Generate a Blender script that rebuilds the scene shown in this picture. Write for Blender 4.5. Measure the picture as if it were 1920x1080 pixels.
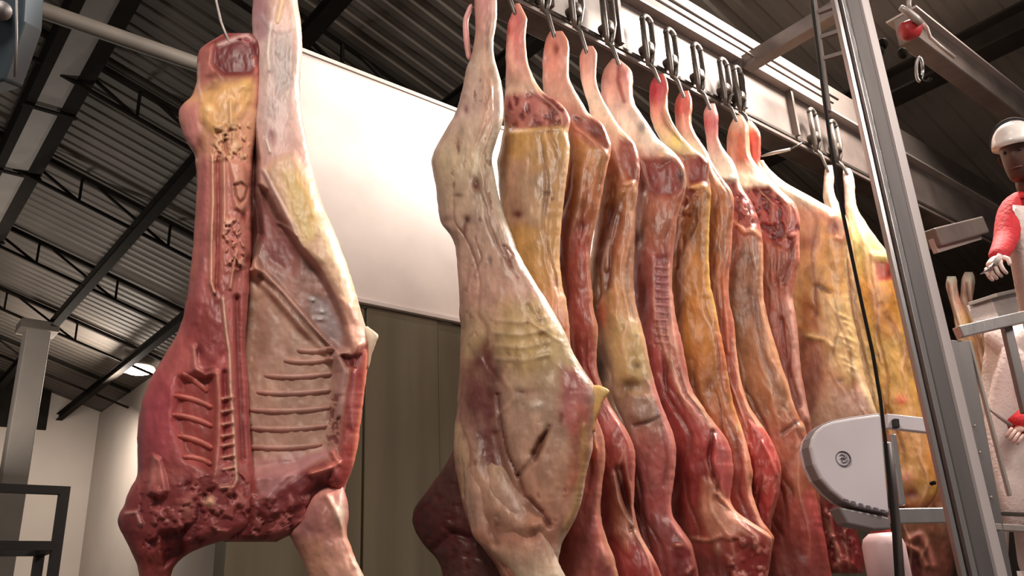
import bpy, math, random
import numpy as np
random.seed(5)
for _o in list(bpy.data.objects):
    bpy.data.objects.remove(_o)
SC = bpy.context.scene
COL = SC.collection

# ------------------------------------------------------------------ camera
F = 1580.0                                   # focal length in pixels of the 1920 x 1080 frame
def unit(v): return np.array(v, float) / np.linalg.norm(v)
UP = unit((-205, -4163, F))                  # vertical vanishing point
AX = np.array((2040, 493, F), float); AX -= UP * AX.dot(UP); AX = unit(AX)   # world X: along the rail
AY = np.cross(UP, AX)                        # world Y: away to the left
CAM = np.array((0.0, 0.0, 1.6))
def to_world(c): return np.array((np.dot(c, AX), np.dot(c, AY), np.dot(c, UP)))
cam_data = bpy.data.cameras.new('camera'); cam = bpy.data.objects.new('camera', cam_data); COL.objects.link(cam)
cam_data.sensor_width = 36; cam_data.lens = F / 1920 * 36; cam_data.clip_end = 200
from mathutils import Matrix, Vector
_x, _y, _z = to_world((1, 0, 0)), to_world((0, -1, 0)), to_world((0, 0, -1))
cam.matrix_world = Matrix(((_x[0], _y[0], _z[0], CAM[0]), (_x[1], _y[1], _z[1], CAM[1]), (_x[2], _y[2], _z[2], CAM[2]), (0, 0, 0, 1)))
SC.camera = cam

# ------------------------------------------------------------------ light and exposure
SC.view_settings.view_transform = 'Standard'; SC.view_settings.look = 'None'
SC.view_settings.gamma = 1; SC.view_settings.use_curve_mapping = False
SC.view_settings.exposure = 0.0
world = bpy.data.worlds.new('hall_air'); SC.world = world; world.use_nodes = True
world.node_tree.nodes['Background'].inputs[0].default_value = (0.95, 0.86, 0.80, 1)
world.node_tree.nodes['Background'].inputs[1].default_value = 0.17
def area(name, loc, target, size, power, color=(1, .90, .80)):
    d = bpy.data.lights.new(name, 'AREA'); d.shape = 'RECTANGLE'; d.size, d.size_y = size; d.energy = power; d.color = color
    o = bpy.data.objects.new(name, d); COL.objects.link(o); o.location = loc
    o.rotation_euler = (Vector(target) - Vector(loc)).to_track_quat('-Z', 'Y').to_euler()
    return o
area('high_bay_lamp_right', (5.0, 1.6, 5.95), (3.4, 2.6, 3.4), (.8, .5), 420)
area('front_fill_light', (3.7, -1.2, 4.4), (3.6, 2.0, 2.2), (1.0, .7), 80)  # added fill to brighten saw, column and worker, not a seen lamp
area('high_bay_lamp_wall', (2.2, 3.75, 6.1), (2.5, 4.2, 4.3), (1.2, .3), 58)
area('entry_fill_light', (-.8, .2, 5.2), (1.6, 2.6, 2.8), (1.2, .8), 125)  # added front fill over the camera side and the open carcass
area('far_light', (4.1, 16.9, 5.8), (2.0, 16.5, 7.0), (.8, .3), 150)
area('far_light', (3.6, 17.5, 5.7), (3.0, 19, 2.0), (.8, .3), 230)
area('far_light', (1.2, 14.5, 3.6), (1.5, 13.0, 8.0), (.9, .5), 110)  # unseen uplight that brightens the underside of the roof

# ------------------------------------------------------------------ helpers
def lin(c):
    a = np.array(c, float) / 255.0
    return np.where(a <= .04045, a / 12.92, ((a + .055) / 1.055) ** 2.4)
def rays(px, py):
    px, py = np.broadcast_arrays(np.asarray(px, float), np.asarray(py, float))
    c = np.stack([px - 960, py - 540, np.full(px.shape, F)], -1)
    w = np.stack([c @ AX, c @ AY, c @ UP], -1)
    return w / np.linalg.norm(w, axis=-1, keepdims=True)
def onX(x, y, X): r = rays(x, y); return CAM + r * (X / r[0])
def onY(x, y, Y): r = rays(x, y); return CAM + r * (Y / r[1])
def onZ(x, y, Z): r = rays(x, y); return CAM + r * ((Z - CAM[2]) / r[2])
def atd(x, y, d): return CAM + to_world(((x - 960) / F, (y - 540) / F, 1)) * d      # at depth d
class Plane:
    def __init__(s, H, n): s.H = np.array(H, float); s.n = unit(n)
    def t(s, r): return ((s.H - CAM) @ s.n) / (r @ s.n)
    def pt(s, x, y, off=0.0):
        r = rays(x, y); return CAM + r * (s.t(r) - off)

def tag(o, label=None, cat=None, group=None, kind=None):
    if label: o['label'] = label
    if cat: o['category'] = cat
    if group: o['group'] = group
    if kind: o['kind'] = kind
    return o
def thing(name, loc, label, cat, group=None):
    o = bpy.data.objects.new(name, None); COL.objects.link(o); o.location = loc; o.empty_display_size = .1
    return tag(o, label, cat, group)
def mesh_obj(name, V, polys, mat, parent=None, smooth=False, col=None, nrm=None):
    V = np.asarray(V, float)
    me = bpy.data.meshes.new(name)
    off = np.array(parent_loc(parent))
    me.vertices.add(len(V)); me.vertices.foreach_set('co', (V - off).ravel())
    tot = np.array([len(p) for p in polys]); flat = np.concatenate([np.asarray(p) for p in polys])
    me.loops.add(len(flat)); me.loops.foreach_set('vertex_index', flat.astype(np.int32))
    me.polygons.add(len(polys))
    me.polygons.foreach_set('loop_start', (np.cumsum(tot) - tot).astype(np.int32))
    me.polygons.foreach_set('use_smooth', np.full(len(polys), smooth))
    me.update(calc_edges=True); me.validate()
    if col is not None:
        a = me.color_attributes.new('Col', 'FLOAT_COLOR', 'POINT')
        a.data.foreach_set('color', np.concatenate([col, np.ones((len(col), 1))], 1).astype(np.float32).ravel())
    if nrm is not None:
        me.normals_split_custom_set_from_vertices(nrm.tolist())
    me.materials.append(mat)
    o = bpy.data.objects.new(name, me); COL.objects.link(o)
    if parent is not None: o.parent = parent
    else:
        pass
    return o
def parent_loc(p):
    l = np.zeros(3)
    while p is not None:
        l = l + np.array(p.location); p = p.parent
    return l
class MB:
    """collects simple solids into one mesh"""
    def __init__(s): s.V = []; s.P = []
    def add(s, V, P):
        k = len(s.V); s.V += [tuple(v) for v in V]; s.P += [[i + k for i in p] for p in P]; return s
    def hexa(s, c):     # eight corners: bottom loop, top loop
        return s.add(c, [(3, 2, 1, 0), (4, 5, 6, 7), (0, 1, 5, 4), (1, 2, 6, 5), (2, 3, 7, 6), (3, 0, 4, 7)])
    def box(s, lo, hi):
        (a, b, c), (d, e, f) = lo, hi
        return s.hexa([(a, b, c), (d, b, c), (d, e, c), (a, e, c), (a, b, f), (d, b, f), (d, e, f), (a, e, f)])
    def bar(s, p, q, w, h, side=None):
        p, q = np.array(p, float), np.array(q, float); d = unit(q - p)
        a = np.array(side, float) if side is not None else (np.cross(d, (0, 0, 1)) if abs(d[2]) < .95 else np.array((1., 0, 0)))
        a = unit(a - d * a.dot(d)); b = np.cross(d, a)
        k = [(-w / 2, -h / 2), (w / 2, -h / 2), (w / 2, h / 2), (-w / 2, h / 2)]
        return s.hexa([p + a * i + b * j for i, j in k] + [q + a * i + b * j for i, j in k])
    def tube(s, pts, rad, n=10, flat=1.0):
        pts = np.array(pts, float); m = len(pts); rad = np.full(m, rad) if np.isscalar(rad) else np.array(rad, float)
        T = np.gradient(pts, axis=0); T /= np.linalg.norm(T, axis=1, keepdims=True) + 1e-12
        a = np.cross(T[0], (0.3, .2, 1.)) if abs(T[0][2]) < .9 else np.cross(T[0], (1., .1, 0)); a = unit(a)
        V = []
        for i in range(m):
            a = unit(a - T[i] * a.dot(T[i])); b = np.cross(T[i], a)
            for k in range(n):
                w = 2 * math.pi * k / n
                V.append(pts[i] + rad[i] * (math.cos(w) * a + flat * math.sin(w) * b))
        P = [(i * n + k, i * n + (k + 1) % n, (i + 1) * n + (k + 1) % n, (i + 1) * n + k) for i in range(m - 1) for k in range(n)]
        P += [tuple(range(n - 1, -1, -1)), tuple((m - 1) * n + k for k in range(n))]
        return s.add(V, P)
    def prism(s, poly, off):
        n = len(poly); poly = np.array(poly, float); off = np.array(off, float)
        return s.add(list(poly) + list(poly + off), [tuple(range(n - 1, -1, -1)), tuple(range(n, 2 * n))] +
                     [(i, (i + 1) % n, n + (i + 1) % n, n + i) for i in range(n)])
    def build(s, name, mat, parent=None, smooth=False, bevel=0):
        o = mesh_obj(name, s.V, s.P, mat, parent, smooth)
        if bevel:
            m = o.modifiers.new('bevel', 'BEVEL'); m.width = bevel; m.segments = 2; m.limit_method = 'ANGLE'
        return o
def box_bevel(o, w=.004):
    m = o.modifiers.new('bevel', 'BEVEL'); m.width = w; m.segments = 2; m.limit_method = 'ANGLE'; return o

# ------------------------------------------------------------------ materials
def base_mat(name):
    m = bpy.data.materials.new(name); m.use_nodes = True
    nt = m.node_tree; return m, nt, nt.nodes['Principled BSDF']
def mat(name, c, rough=.5, metal=0.0, var=.12, scale=6.0, bump=0.0, bscale=40.0, stretch=(1, 1, 1), c2=None, rvar=0.0, coat=0.0):
    m, nt, b = base_mat(name); N = nt.nodes; L = nt.links
    tc = N.new('ShaderNodeTexCoord'); mp = N.new('ShaderNodeMapping'); mp.inputs['Scale'].default_value = stretch
    L.new(tc.outputs['Object'], mp.inputs['Vector'])
    no = N.new('ShaderNodeTexNoise'); no.inputs['Scale'].default_value = scale; no.inputs['Detail'].default_value = 6
    L.new(mp.outputs[0], no.inputs['Vector'])
    rp = N.new('ShaderNodeValToRGB'); l = lin(c); l2 = lin(c2) if c2 is not None else l * (1 - var * 2)
    rp.color_ramp.elements[0].position = .3; rp.color_ramp.elements[1].position = .7
    rp.color_ramp.elements[0].color = (*l2, 1); rp.color_ramp.elements[1].color = (*np.clip(l * (1 + (var if c2 is None else 0)), 0, 1), 1)
    L.new(no.outputs['Fac'], rp.inputs[0]); L.new(rp.outputs[0], b.inputs['Base Color'])
    b.inputs['Roughness'].default_value = rough; b.inputs['Metallic'].default_value = metal; b.inputs['Coat Weight'].default_value = coat
    if rvar:
        mr = N.new('ShaderNodeMapRange'); mr.inputs['To Min'].default_value = max(rough - rvar, .03); mr.inputs['To Max'].default_value = min(rough + rvar, 1)
        L.new(no.outputs['Fac'], mr.inputs['Value']); L.new(mr.outputs[0], b.inputs['Roughness'])
    if bump:
        n2 = N.new('ShaderNodeTexNoise'); n2.inputs['Scale'].default_value = bscale; n2.inputs['Detail'].default_value = 4
        L.new(mp.outputs[0], n2.inputs['Vector'])
        bu = N.new('ShaderNodeBump'); bu.inputs['Strength'].default_value = bump; bu.inputs['Distance'].default_value = .02
        L.new(n2.outputs['Fac'], bu.inputs['Height']); L.new(bu.outputs[0], b.inputs['Normal'])
    return m
def emit(name, c, s):
    m, nt, b = base_mat(name); b.inputs['Emission Color'].default_value = (*lin(c), 1); b.inputs['Emission Strength'].default_value = s
    b.inputs['Base Color'].default_value = (*lin(c), 1); return m
def flesh_mat(name, rough=.38, bump=.35, mott=.35, spec=.5):
    m, nt, b = base_mat(name); N = nt.nodes; L = nt.links
    at = N.new('ShaderNodeVertexColor'); at.layer_name = 'Col'
    tc = N.new('ShaderNodeTexCoord'); mp = N.new('ShaderNodeMapping'); mp.inputs['Scale'].default_value = (1, 1, .45)
    L.new(tc.outputs['Object'], mp.inputs['Vector'])
    no = N.new('ShaderNodeTexNoise'); no.inputs['Scale'].default_value = 16; no.inputs['Detail'].default_value = 7; no.inputs['Roughness'].default_value = .62
    L.new(mp.outputs[0], no.inputs['Vector'])
    mr = N.new('ShaderNodeMapRange'); mr.inputs['From Min'].default_value = .3; mr.inputs['From Max'].default_value = .7
    mr.inputs['To Min'].default_value = 1 - mott; mr.inputs['To Max'].default_value = 1 + mott * .6
    L.new(no.outputs['Fac'], mr.inputs['Value'])
    mx = N.new('ShaderNodeVectorMath'); mx.operation = 'SCALE'
    L.new(at.outputs['Color'], mx.inputs[0]); L.new(mr.outputs[0], mx.inputs['Scale'])
    L.new(mx.outputs[0], b.inputs['Base Color'])
    n2 = N.new('ShaderNodeTexNoise'); n2.inputs['Scale'].default_value = 34; n2.inputs['Detail'].default_value = 6
    L.new(mp.outputs[0], n2.inputs['Vector'])
    bu = N.new('ShaderNodeBump'); bu.inputs['Strength'].default_value = bump; bu.inputs['Distance'].default_value = .012
    L.new(n2.outputs['Fac'], bu.inputs['Height']); L.new(bu.outputs[0], b.inputs['Normal'])
    r2 = N.new('ShaderNodeMapRange'); r2.inputs['To Min'].default_value = rough - .14; r2.inputs['To Max'].default_value = rough + .2
    L.new(no.outputs['Fac'], r2.inputs['Value']); L.new(r2.outputs[0], b.inputs['Roughness'])
    b.inputs['Specular IOR Level'].default_value = spec
    b.inputs['Subsurface Weight'].default_value = .12; b.inputs['Subsurface Radius'].default_value = (.02, .008, .005); b.inputs['Subsurface Scale'].default_value = .6
    return m
M = {}
M['flesh'] = flesh_mat('carcass_flesh')
M['wet'] = flesh_mat('wet_flesh', .42, .22, .22, .42)
M['roof'] = mat('corrugated_sheet', (92, 84, 76), .7, 0, .12, 1.2)
M['dark_steel'] = mat('dark_painted_steel', (30, 26, 22), .95, 0, .15, 5); M['dark_steel'].node_tree.nodes['Principled BSDF'].inputs['Specular IOR Level'].default_value = .12
M['beam'] = mat('grey_roof_beam', (112, 104, 96), .6, 0, .12, 3)
M['concrete'] = mat('pale_column_paint', (150, 142, 134), .7, 0, .06, 2)
M['white_wall'] = mat('white_cladding', (218, 204, 198), .55, 0, .12, 1.5)  # broad mottling puts a blurred reflection into the colour
M['far_wall'] = mat('pale_wall_paint', (172, 160, 150), .75, 0, .05, .7)
M['steel_panel'] = mat('dull_steel_panel', (116, 107, 88), .5, .3, .2, 2.2, stretch=(1.6, 1.6, .12))
M['floor'] = mat('floor_concrete', (120, 108, 100), .5, 0, .15, 2, .2, 30)
M['stainless'] = mat('brushed_stainless', (186, 180, 180), .33, .85, .08, 5, .08, 90, stretch=(3, 3, .2))
M['stainless_dull'] = mat('dull_stainless', (128, 122, 122), .5, .6, .12, 4, stretch=(3, 3, .3))
M['galv'] = mat('galvanised_steel', (112, 100, 95), .5, .25, .15, 5)
M['galv_pale'] = mat('pale_galvanised_steel', (172, 160, 154), .42, .25, .08, 4)
M['track'] = mat('rail_steel', (96, 86, 80), .42, .6, .2, 8)
M['beam_paint'] = mat('grey_beam_paint', (88, 79, 74), .75, 0, .12, 4)
M['hook'] = mat('hook_steel', (112, 104, 98), .42, .7, .2, 12)
M['saw_white'] = mat('white_enamel', (214, 204, 210), .35, 0, .05, 3, coat=.3)
M['saw_grey'] = mat('grey_enamel', (128, 118, 120), .45, 0, .08, 4)
M['ink'] = mat('grey_print', (104, 96, 106), .6)
M['black'] = mat('black_rubber', (28, 24, 22), .5)
M['blue_steel'] = mat('blue_grey_steel', (72, 84, 92), .4, .4, .15, 6)
M['red_paint'] = mat('red_paint', (178, 46, 50), .45, 0, .1, 6)
M['skin'] = mat('brown_skin', (74, 46, 38), .5, 0, .08, 10)
M['red_cloth'] = mat('red_cloth', (196, 34, 44), .8, 0, .15, 14, .3, 60)
M['white_cloth'] = mat('white_cloth', (224, 208, 204), .8, 0, .06, 8, .3, 50)
M['dark_cloth'] = mat('dark_trousers', (46, 42, 44), .85)
M['helmet'] = mat('white_helmet', (236, 228, 224), .3, 0, .03, 5, coat=.4)
M['drum'] = mat('pale_plastic', (206, 176, 178), .45, 0, .05, 4)
M['glove'] = mat('pale_glove', (222, 196, 188), .6, 0, .05, 8)
M['lamp'] = emit('lamp_glow', (255, 246, 232), 30)

# ------------------------------------------------------------------ noise and masks in numpy
def vnoise(x, y, s, seed):
    rs = np.random.RandomState(seed); g = rs.rand(64, 64)
    u, v = x / s + 100, y / s + 100; i, j = np.floor(u).astype(int), np.floor(v).astype(int); a, b = u - i, v - j
    a, b = a * a * (3 - 2 * a), b * b * (3 - 2 * b)
    G = lambda p, q: g[p % 64, q % 64]
    return (G(i, j) * (1 - a) + G(i + 1, j) * a) * (1 - b) + (G(i, j + 1) * (1 - a) + G(i + 1, j + 1) * a) * b
def fbm(x, y, s, seed, o=4):
    r = 0; k = 0
    for i in range(o):
        w = .55 ** i; r = r + w * vnoise(x, y, s / 2 ** i, seed + i * 7); k += w
    return r / k
def dist_line(x, y, pts):
    d = np.full(x.shape, 1e9)
    for (ax, ay), (bx, by) in zip(pts[:-1], pts[1:]):
        dx, dy = bx - ax, by - ay; q = np.clip(((x - ax) * dx + (y - ay) * dy) / (dx * dx + dy * dy + 1e-9), 0, 1)
        d = np.minimum(d, np.hypot(x - ax - q * dx, y - ay - q * dy))
    return d
def poly_mask(x, y, pts, soft):
    d = dist_line(x, y, pts + [pts[0]]); ins = np.zeros(x.shape, bool)
    for (ax, ay), (bx, by) in zip(pts, pts[1:] + [pts[0]]):
        c = ((ay > y) != (by > y)); xi = (bx - ax) * (y - ay) / (by - ay + 1e-9) + ax; ins ^= c & (x < xi)
    q = np.clip(np.where(ins, d, -d) / soft * .5 + .5, 0, 1); return q * q * (3 - 2 * q)

# ------------------------------------------------------------------ fleshy body built as closed relief on its own hanging plane
def smooth1(a, k):
    if k < 1: return a
    w = np.exp(-.5 * (np.arange(-3 * k, 3 * k + 1) / k) ** 2); w /= w.sum()
    return np.convolve(np.pad(a, 3 * k, mode='reflect', reflect_type='odd'), w, 'valid')
LAST = []
def surf(px, py, off=0.0):
    """height of the last relief's front at a point"""
    Y_, x_, h_ = LAST; i = int(np.clip(np.searchsorted(Y_, py), 0, len(Y_) - 1)); return float(np.interp(px, x_[i], h_[i])) + off
def relief(root, plane, rows, grad, ops, T=.09, cuts=(), names=('body',), step=3.2, nc=64, seed=1, edge=1.6, rim=None, matl='flesh',
           back=.85, creases=0, taper=(26, 18), bumpy=.010, expo=2.3, off=0.0, texture=(26, .012)):
    rows = np.array(rows, float); y0, y1 = rows[0, 0], rows[-1, 0]
    nr = int((y1 - y0) / step) + 2; Y = np.linspace(y0, y1, nr)
    Lx = smooth1(np.interp(Y, rows[:, 0], rows[:, 1]), 2); Rx = smooth1(np.interp(Y, rows[:, 0], rows[:, 2]), 2)
    Lx = Lx + (fbm(Y, Y * 0 + 3, 22, seed) - .5) * 2 * edge; Rx = Rx + (fbm(Y, Y * 0 + 9, 18, seed + 3) - .5) * 2 * edge
    Rx = np.maximum(Rx, Lx + 3)
    s = -np.cos(np.linspace(0, math.pi, nc))[None, :]
    mid, half = ((Lx + Rx) / 2)[:, None], ((Rx - Lx) / 2)[:, None]
    x = mid + half * s; y = np.repeat(Y[:, None], nc, 1)
    r = rays(x, y); t = plane.t(r)
    mpp = t / F                                                   # metres per pixel
    wid = 2 * half * mpp
    Ty = np.minimum(T, .48 * wid)
    e0 = np.sqrt(np.clip(1 - (1 - np.clip((Y - y0) / taper[0], 0, 1)) ** 2, 0.02, 1)); e1 = np.sqrt(np.clip(1 - (1 - np.clip((y1 - Y) / taper[1], 0, 1)) ** 2, 0.02, 1))
    Ty = smooth1(Ty.mean(1), 5)[:, None] * (e0 * e1)[:, None]
    prof = (1 - np.abs(s) ** expo) ** (1 / expo)
    h = Ty * prof; hb = h * back
    C = np.stack([np.interp(Y, [g[0] for g in grad], [lin(g[1])[k] for g in grad]) for k in range(3)], -1)[:, None, :].repeat(nc, 1)
    nz = fbm(x, y, 60, seed + 11); C = C * (.82 + .36 * nz)[..., None]
    D = (fbm(x, y * .5, 46, seed + 21) - .5) * 2 * bumpy + (fbm(x, y * .6, texture[0] * .7, seed + 31) - .5) * texture[1]
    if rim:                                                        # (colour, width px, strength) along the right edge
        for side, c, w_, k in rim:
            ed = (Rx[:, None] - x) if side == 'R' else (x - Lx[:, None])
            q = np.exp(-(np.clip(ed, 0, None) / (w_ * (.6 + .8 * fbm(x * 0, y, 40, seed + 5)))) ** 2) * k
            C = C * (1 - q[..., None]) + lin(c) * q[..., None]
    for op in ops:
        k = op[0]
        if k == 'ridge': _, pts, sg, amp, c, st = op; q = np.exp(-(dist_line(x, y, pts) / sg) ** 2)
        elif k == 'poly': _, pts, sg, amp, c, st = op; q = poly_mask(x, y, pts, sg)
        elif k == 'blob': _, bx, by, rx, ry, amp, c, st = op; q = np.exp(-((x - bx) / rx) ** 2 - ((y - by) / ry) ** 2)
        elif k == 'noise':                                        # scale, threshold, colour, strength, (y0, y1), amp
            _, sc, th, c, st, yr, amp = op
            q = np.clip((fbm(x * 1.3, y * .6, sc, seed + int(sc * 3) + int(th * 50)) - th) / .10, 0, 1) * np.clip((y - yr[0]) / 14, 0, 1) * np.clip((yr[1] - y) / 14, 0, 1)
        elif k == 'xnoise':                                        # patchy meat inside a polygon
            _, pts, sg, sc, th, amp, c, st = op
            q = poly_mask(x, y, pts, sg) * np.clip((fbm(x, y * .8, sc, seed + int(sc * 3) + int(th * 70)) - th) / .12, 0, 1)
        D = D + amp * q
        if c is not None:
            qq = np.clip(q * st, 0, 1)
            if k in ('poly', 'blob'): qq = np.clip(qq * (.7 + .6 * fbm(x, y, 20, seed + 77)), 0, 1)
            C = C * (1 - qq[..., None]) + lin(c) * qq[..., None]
    rs = np.random.RandomState(seed * 7 + 1)
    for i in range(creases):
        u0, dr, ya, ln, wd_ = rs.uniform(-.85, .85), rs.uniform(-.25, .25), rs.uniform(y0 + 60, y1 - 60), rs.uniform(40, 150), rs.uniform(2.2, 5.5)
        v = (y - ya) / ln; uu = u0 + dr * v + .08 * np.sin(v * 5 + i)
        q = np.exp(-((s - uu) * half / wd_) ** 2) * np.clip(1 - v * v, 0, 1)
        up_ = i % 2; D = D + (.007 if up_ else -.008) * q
        c_ = lin((232, 172, 150)) if up_ else lin((118, 52, 40)); qq = (q * (.42 if up_ else .5))[..., None]  # fold shading put into the colour: raised lighter, sunken darker
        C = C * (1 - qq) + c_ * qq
    h = h + D * (1 - np.abs(s) ** 6) * np.minimum(1, Ty / .03)
    C = np.clip(C * (1.12 if matl == 'wet' else 1), 0, 1) ** (1.0 if matl == 'wet' else 1.12)
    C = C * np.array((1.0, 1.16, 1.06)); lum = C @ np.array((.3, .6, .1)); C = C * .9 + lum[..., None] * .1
    LAST[:] = [Y, x, h]
    hb = np.maximum(hb, -h + .02) * (np.abs(s) < 1)
    front = CAM + r * (t - h - off)[..., None]; bk = CAM + r * (t + hb - off)[..., None]
    bk = bk[:, 1:-1]; nb = nc - 2
    V = np.concatenate([front.reshape(-1, 3), bk.reshape(-1, 3)]); Cc = np.concatenate([C.reshape(-1, 3), C[:, 1:-1].reshape(-1, 3)])
    iF = np.arange(nr * nc).reshape(nr, nc); iB = nr * nc + np.arange(nr * nb).reshape(nr, nb)
    ring = np.concatenate([iF, iB[:, ::-1]], 1); n = ring.shape[1]                 # closed loop round each row
    Q = np.stack([ring[:-1], ring[1:], np.roll(ring, -1, 1)[1:], np.roll(ring, -1, 1)[:-1]], -1)   # (nr-1, n, 4)
    fn = np.cross(V[Q[..., 2]] - V[Q[..., 0]], V[Q[..., 3]] - V[Q[..., 1]])
    vn = np.zeros_like(V)
    for k in range(4): np.add.at(vn, Q[..., k].ravel(), fn.reshape(-1, 3))
    vn /= np.linalg.norm(vn, axis=1, keepdims=True) + 1e-12
    bounds = [0] + [int(np.clip((c - y0) / (y1 - y0) * (nr - 1), 1, nr - 2)) for c in cuts] + [nr - 1]
    out = []
    for a, b, nm in zip(bounds[:-1], bounds[1:], names):
        q = Q[a:b].reshape(-1, 4); ids = ring[a:b + 1].ravel(); mp = np.full(len(V), -1); u = np.unique(ids); mp[u] = np.arange(len(u))
        polys = [list(p) for p in mp[q]]
        polys.append(list(mp[ring[a]][:])); polys.append(list(mp[ring[b]][::-1]))
        out.append(mesh_obj(nm, V[u], polys, M[matl], root, True, np.clip(Cc[u], 0, 1), vn[u]))
    return out
def flesh_tube(name, pts, rad, cols, root, matl='flesh', n=12, flat=1.0, seed=1):
    """limb or strip of flesh through world points, coloured along its length"""
    pts = np.array(pts, float); m = len(pts); k = max(24, m * 6); u = np.linspace(0, m - 1, k)
    P = np.stack([smooth1(np.interp(u, range(m), pts[:, i]), 2) for i in range(3)], -1); R_ = smooth1(np.interp(u, range(m), rad), 2)
    R_ = R_ * (.92 + .16 * fbm(u * 20, u * 0, 22, seed)); R_[0] *= .35; R_[1] *= .8; R_[-1] *= .35; R_[-2] *= .8
    b = MB().tube(P, R_, n, flat)
    cc = np.stack([np.interp(u, np.linspace(0, m - 1, len(cols)), [lin(c)[i] for c in cols]) for i in range(3)], -1)
    o = mesh_obj(name, b.V, b.P, M[matl], root, True, np.clip(cc.repeat(n, 0), 0, 1)); return o

exec_order = []

# ------------------------------------------------------------------ the hall: roof, walls, floor
Z0, SL = 8.0, .315
def roof_z(X): return Z0 - SL * X
XA, XB, YA, YB = -6.0, 12.0, -4.0, 21.5
def make_roof():
    V, P = [], []; per = .2; n = int((YB - YA) / per); prof = [(0, 0), (.36, 0), (.5, .02), (.86, .02)]
    ys = [(YA + (i + a) * per, b) for i in range(n) for a, b in prof] + [(YB, 0)]
    for y, dz in ys:
        for X in (XA, XB): V.append((X, y, roof_z(X) + dz))
        for X in (XA, XB): V.append((X, y, roof_z(X) + dz + .012))
    for i in range(len(ys) - 1):
        a, b = 4 * i, 4 * i + 4
        P += [(a, b, b + 1, a + 1), (a + 2, a + 3, b + 3, b + 2)]
    return mesh_obj('ceiling', V, P, M['roof'])
tag(make_roof(), kind='structure')
tag(MB().box((XA, YA, -.1), (XB, YB, 0)).build('floor', M['floor']), kind='structure')
tag(MB().box((XA, YB, 0), (XB, YB + .2, 7.5)).build('wall_far', M['far_wall']), kind='structure')
tag(MB().box((5.0, 7.2, 0), (5.15, YB, 6.38)).build('wall_side', M['far_wall']), kind='structure')
tag(MB().box((XB, YA, 0), (XB + .2, YB, 5.0)).build('wall_right', M['roof']), kind='structure')
# dark panel on the far wall in place of a dark opening
c0, c1 = onY(-60, 660, YB - .06), onY(86, 806, YB - .06)
tag(MB().box((c0[0], YB - .08, c1[2]), (c1[0], YB, c0[2])).build('door_1', M['dark_steel']), kind='structure')

# cold-room partition: white cladding on top, dull steel sheets below
top, bot = onY(700, 150, 4.2)[2], onY(775, 582, 4.2)[2]
w = thing('cold_room_wall', (1.5, 4.25, 0), None, None); tag(w, kind='structure'); w.name = 'wall_back'
xs = [1.62, 3.1, 4.6, 6.1, 7.6]
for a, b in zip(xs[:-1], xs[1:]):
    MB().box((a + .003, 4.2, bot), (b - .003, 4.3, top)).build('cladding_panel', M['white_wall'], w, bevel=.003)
MB().box((1.62, 4.165, bot - .03), (7.6, 4.2, bot - .002)).build('edge_strip', M['white_wall'], w, bevel=.003)
MB().box((1.62, 4.19, top), (7.6, 4.31, top + .03)).build('cap_strip', M['galv_pale'], w, bevel=.003)
x = 1.62; k = 0
while x < 7.4:
    wd = (.46, .3, .52, .38)[k % 4]
    MB().box((x + .004, 4.205 + .012 * (k % 2), 0), (x + wd - .004, 4.35, bot - .032)).build('steel_sheet', M['steel_panel'], w, bevel=.004)
    x += wd; k += 1

# roof steel: purlins along Y, lattice joists down the slope
NAMES = iter(['far left', 'broad', 'second', 'third', 'fourth', 'fifth', 'sixth'])
for X, wd, dp, lab in [(-1.5, .12, .14, 'thin grey roof purlin over the entry side of the hall'),
                       (1.30, .5, .3, 'broad boxed roof girder at upper left with pale underside'),
                       (2.77, .13, .14, 'thin dark roof purlin passing just left of the open carcass'),
                       (4.15, .13, .14, 'thin dark roof purlin running down to the far ceiling lamp'),
                       (6.35, .24, .2, 'dark roof purlin in the top right corner of the view')]:
    t = thing('roof_purlin', (X, 8, roof_z(X) - .4), lab, 'purlin')
    zt = roof_z(X) - .42
    if wd > .3:
        MB().box((X - .26, YA, zt - .02), (X - .16, YB, zt + .34)).build('side_plate', M['dark_steel'], t)  # web shadow put into the colour as dark side plates
        MB().box((X + .10, YA, zt - .02), (X + .26, YB, zt + .34)).build('side_plate', M['dark_steel'], t)
        MB().box((X - .16, YA, zt), (X + .10, YB, zt + .02)).build('flange', M['beam'], t)  # lit bottom flange coloured paler than the sides
        for yy in (9.6, 11.4, 13.85, 16.4):
            MB().box((X - .28, yy - .03, zt - .045), (X + .28, yy + .03, zt - .022)).build('splice_strap', M['dark_steel'], t)
    else:
        MB().box((X - wd / 2, YA, zt - dp), (X + wd / 2, YB, zt - dp + .02)).build('flange', M['dark_steel'], t)
        MB().box((X - .015, YA, zt - dp + .02), (X + .015, YB, zt)).build('web', M['dark_steel'], t)
        MB().box((X - wd / 2, YA, zt), (X + wd / 2, YB, zt + .02)).build('flange', M['dark_steel'], t)
jl = {6.3: 'nearest', 8.85: 'second', 11.35: 'third', 13.9: 'fourth', 16.45: 'fifth', 19.0: 'sixth'}
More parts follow.
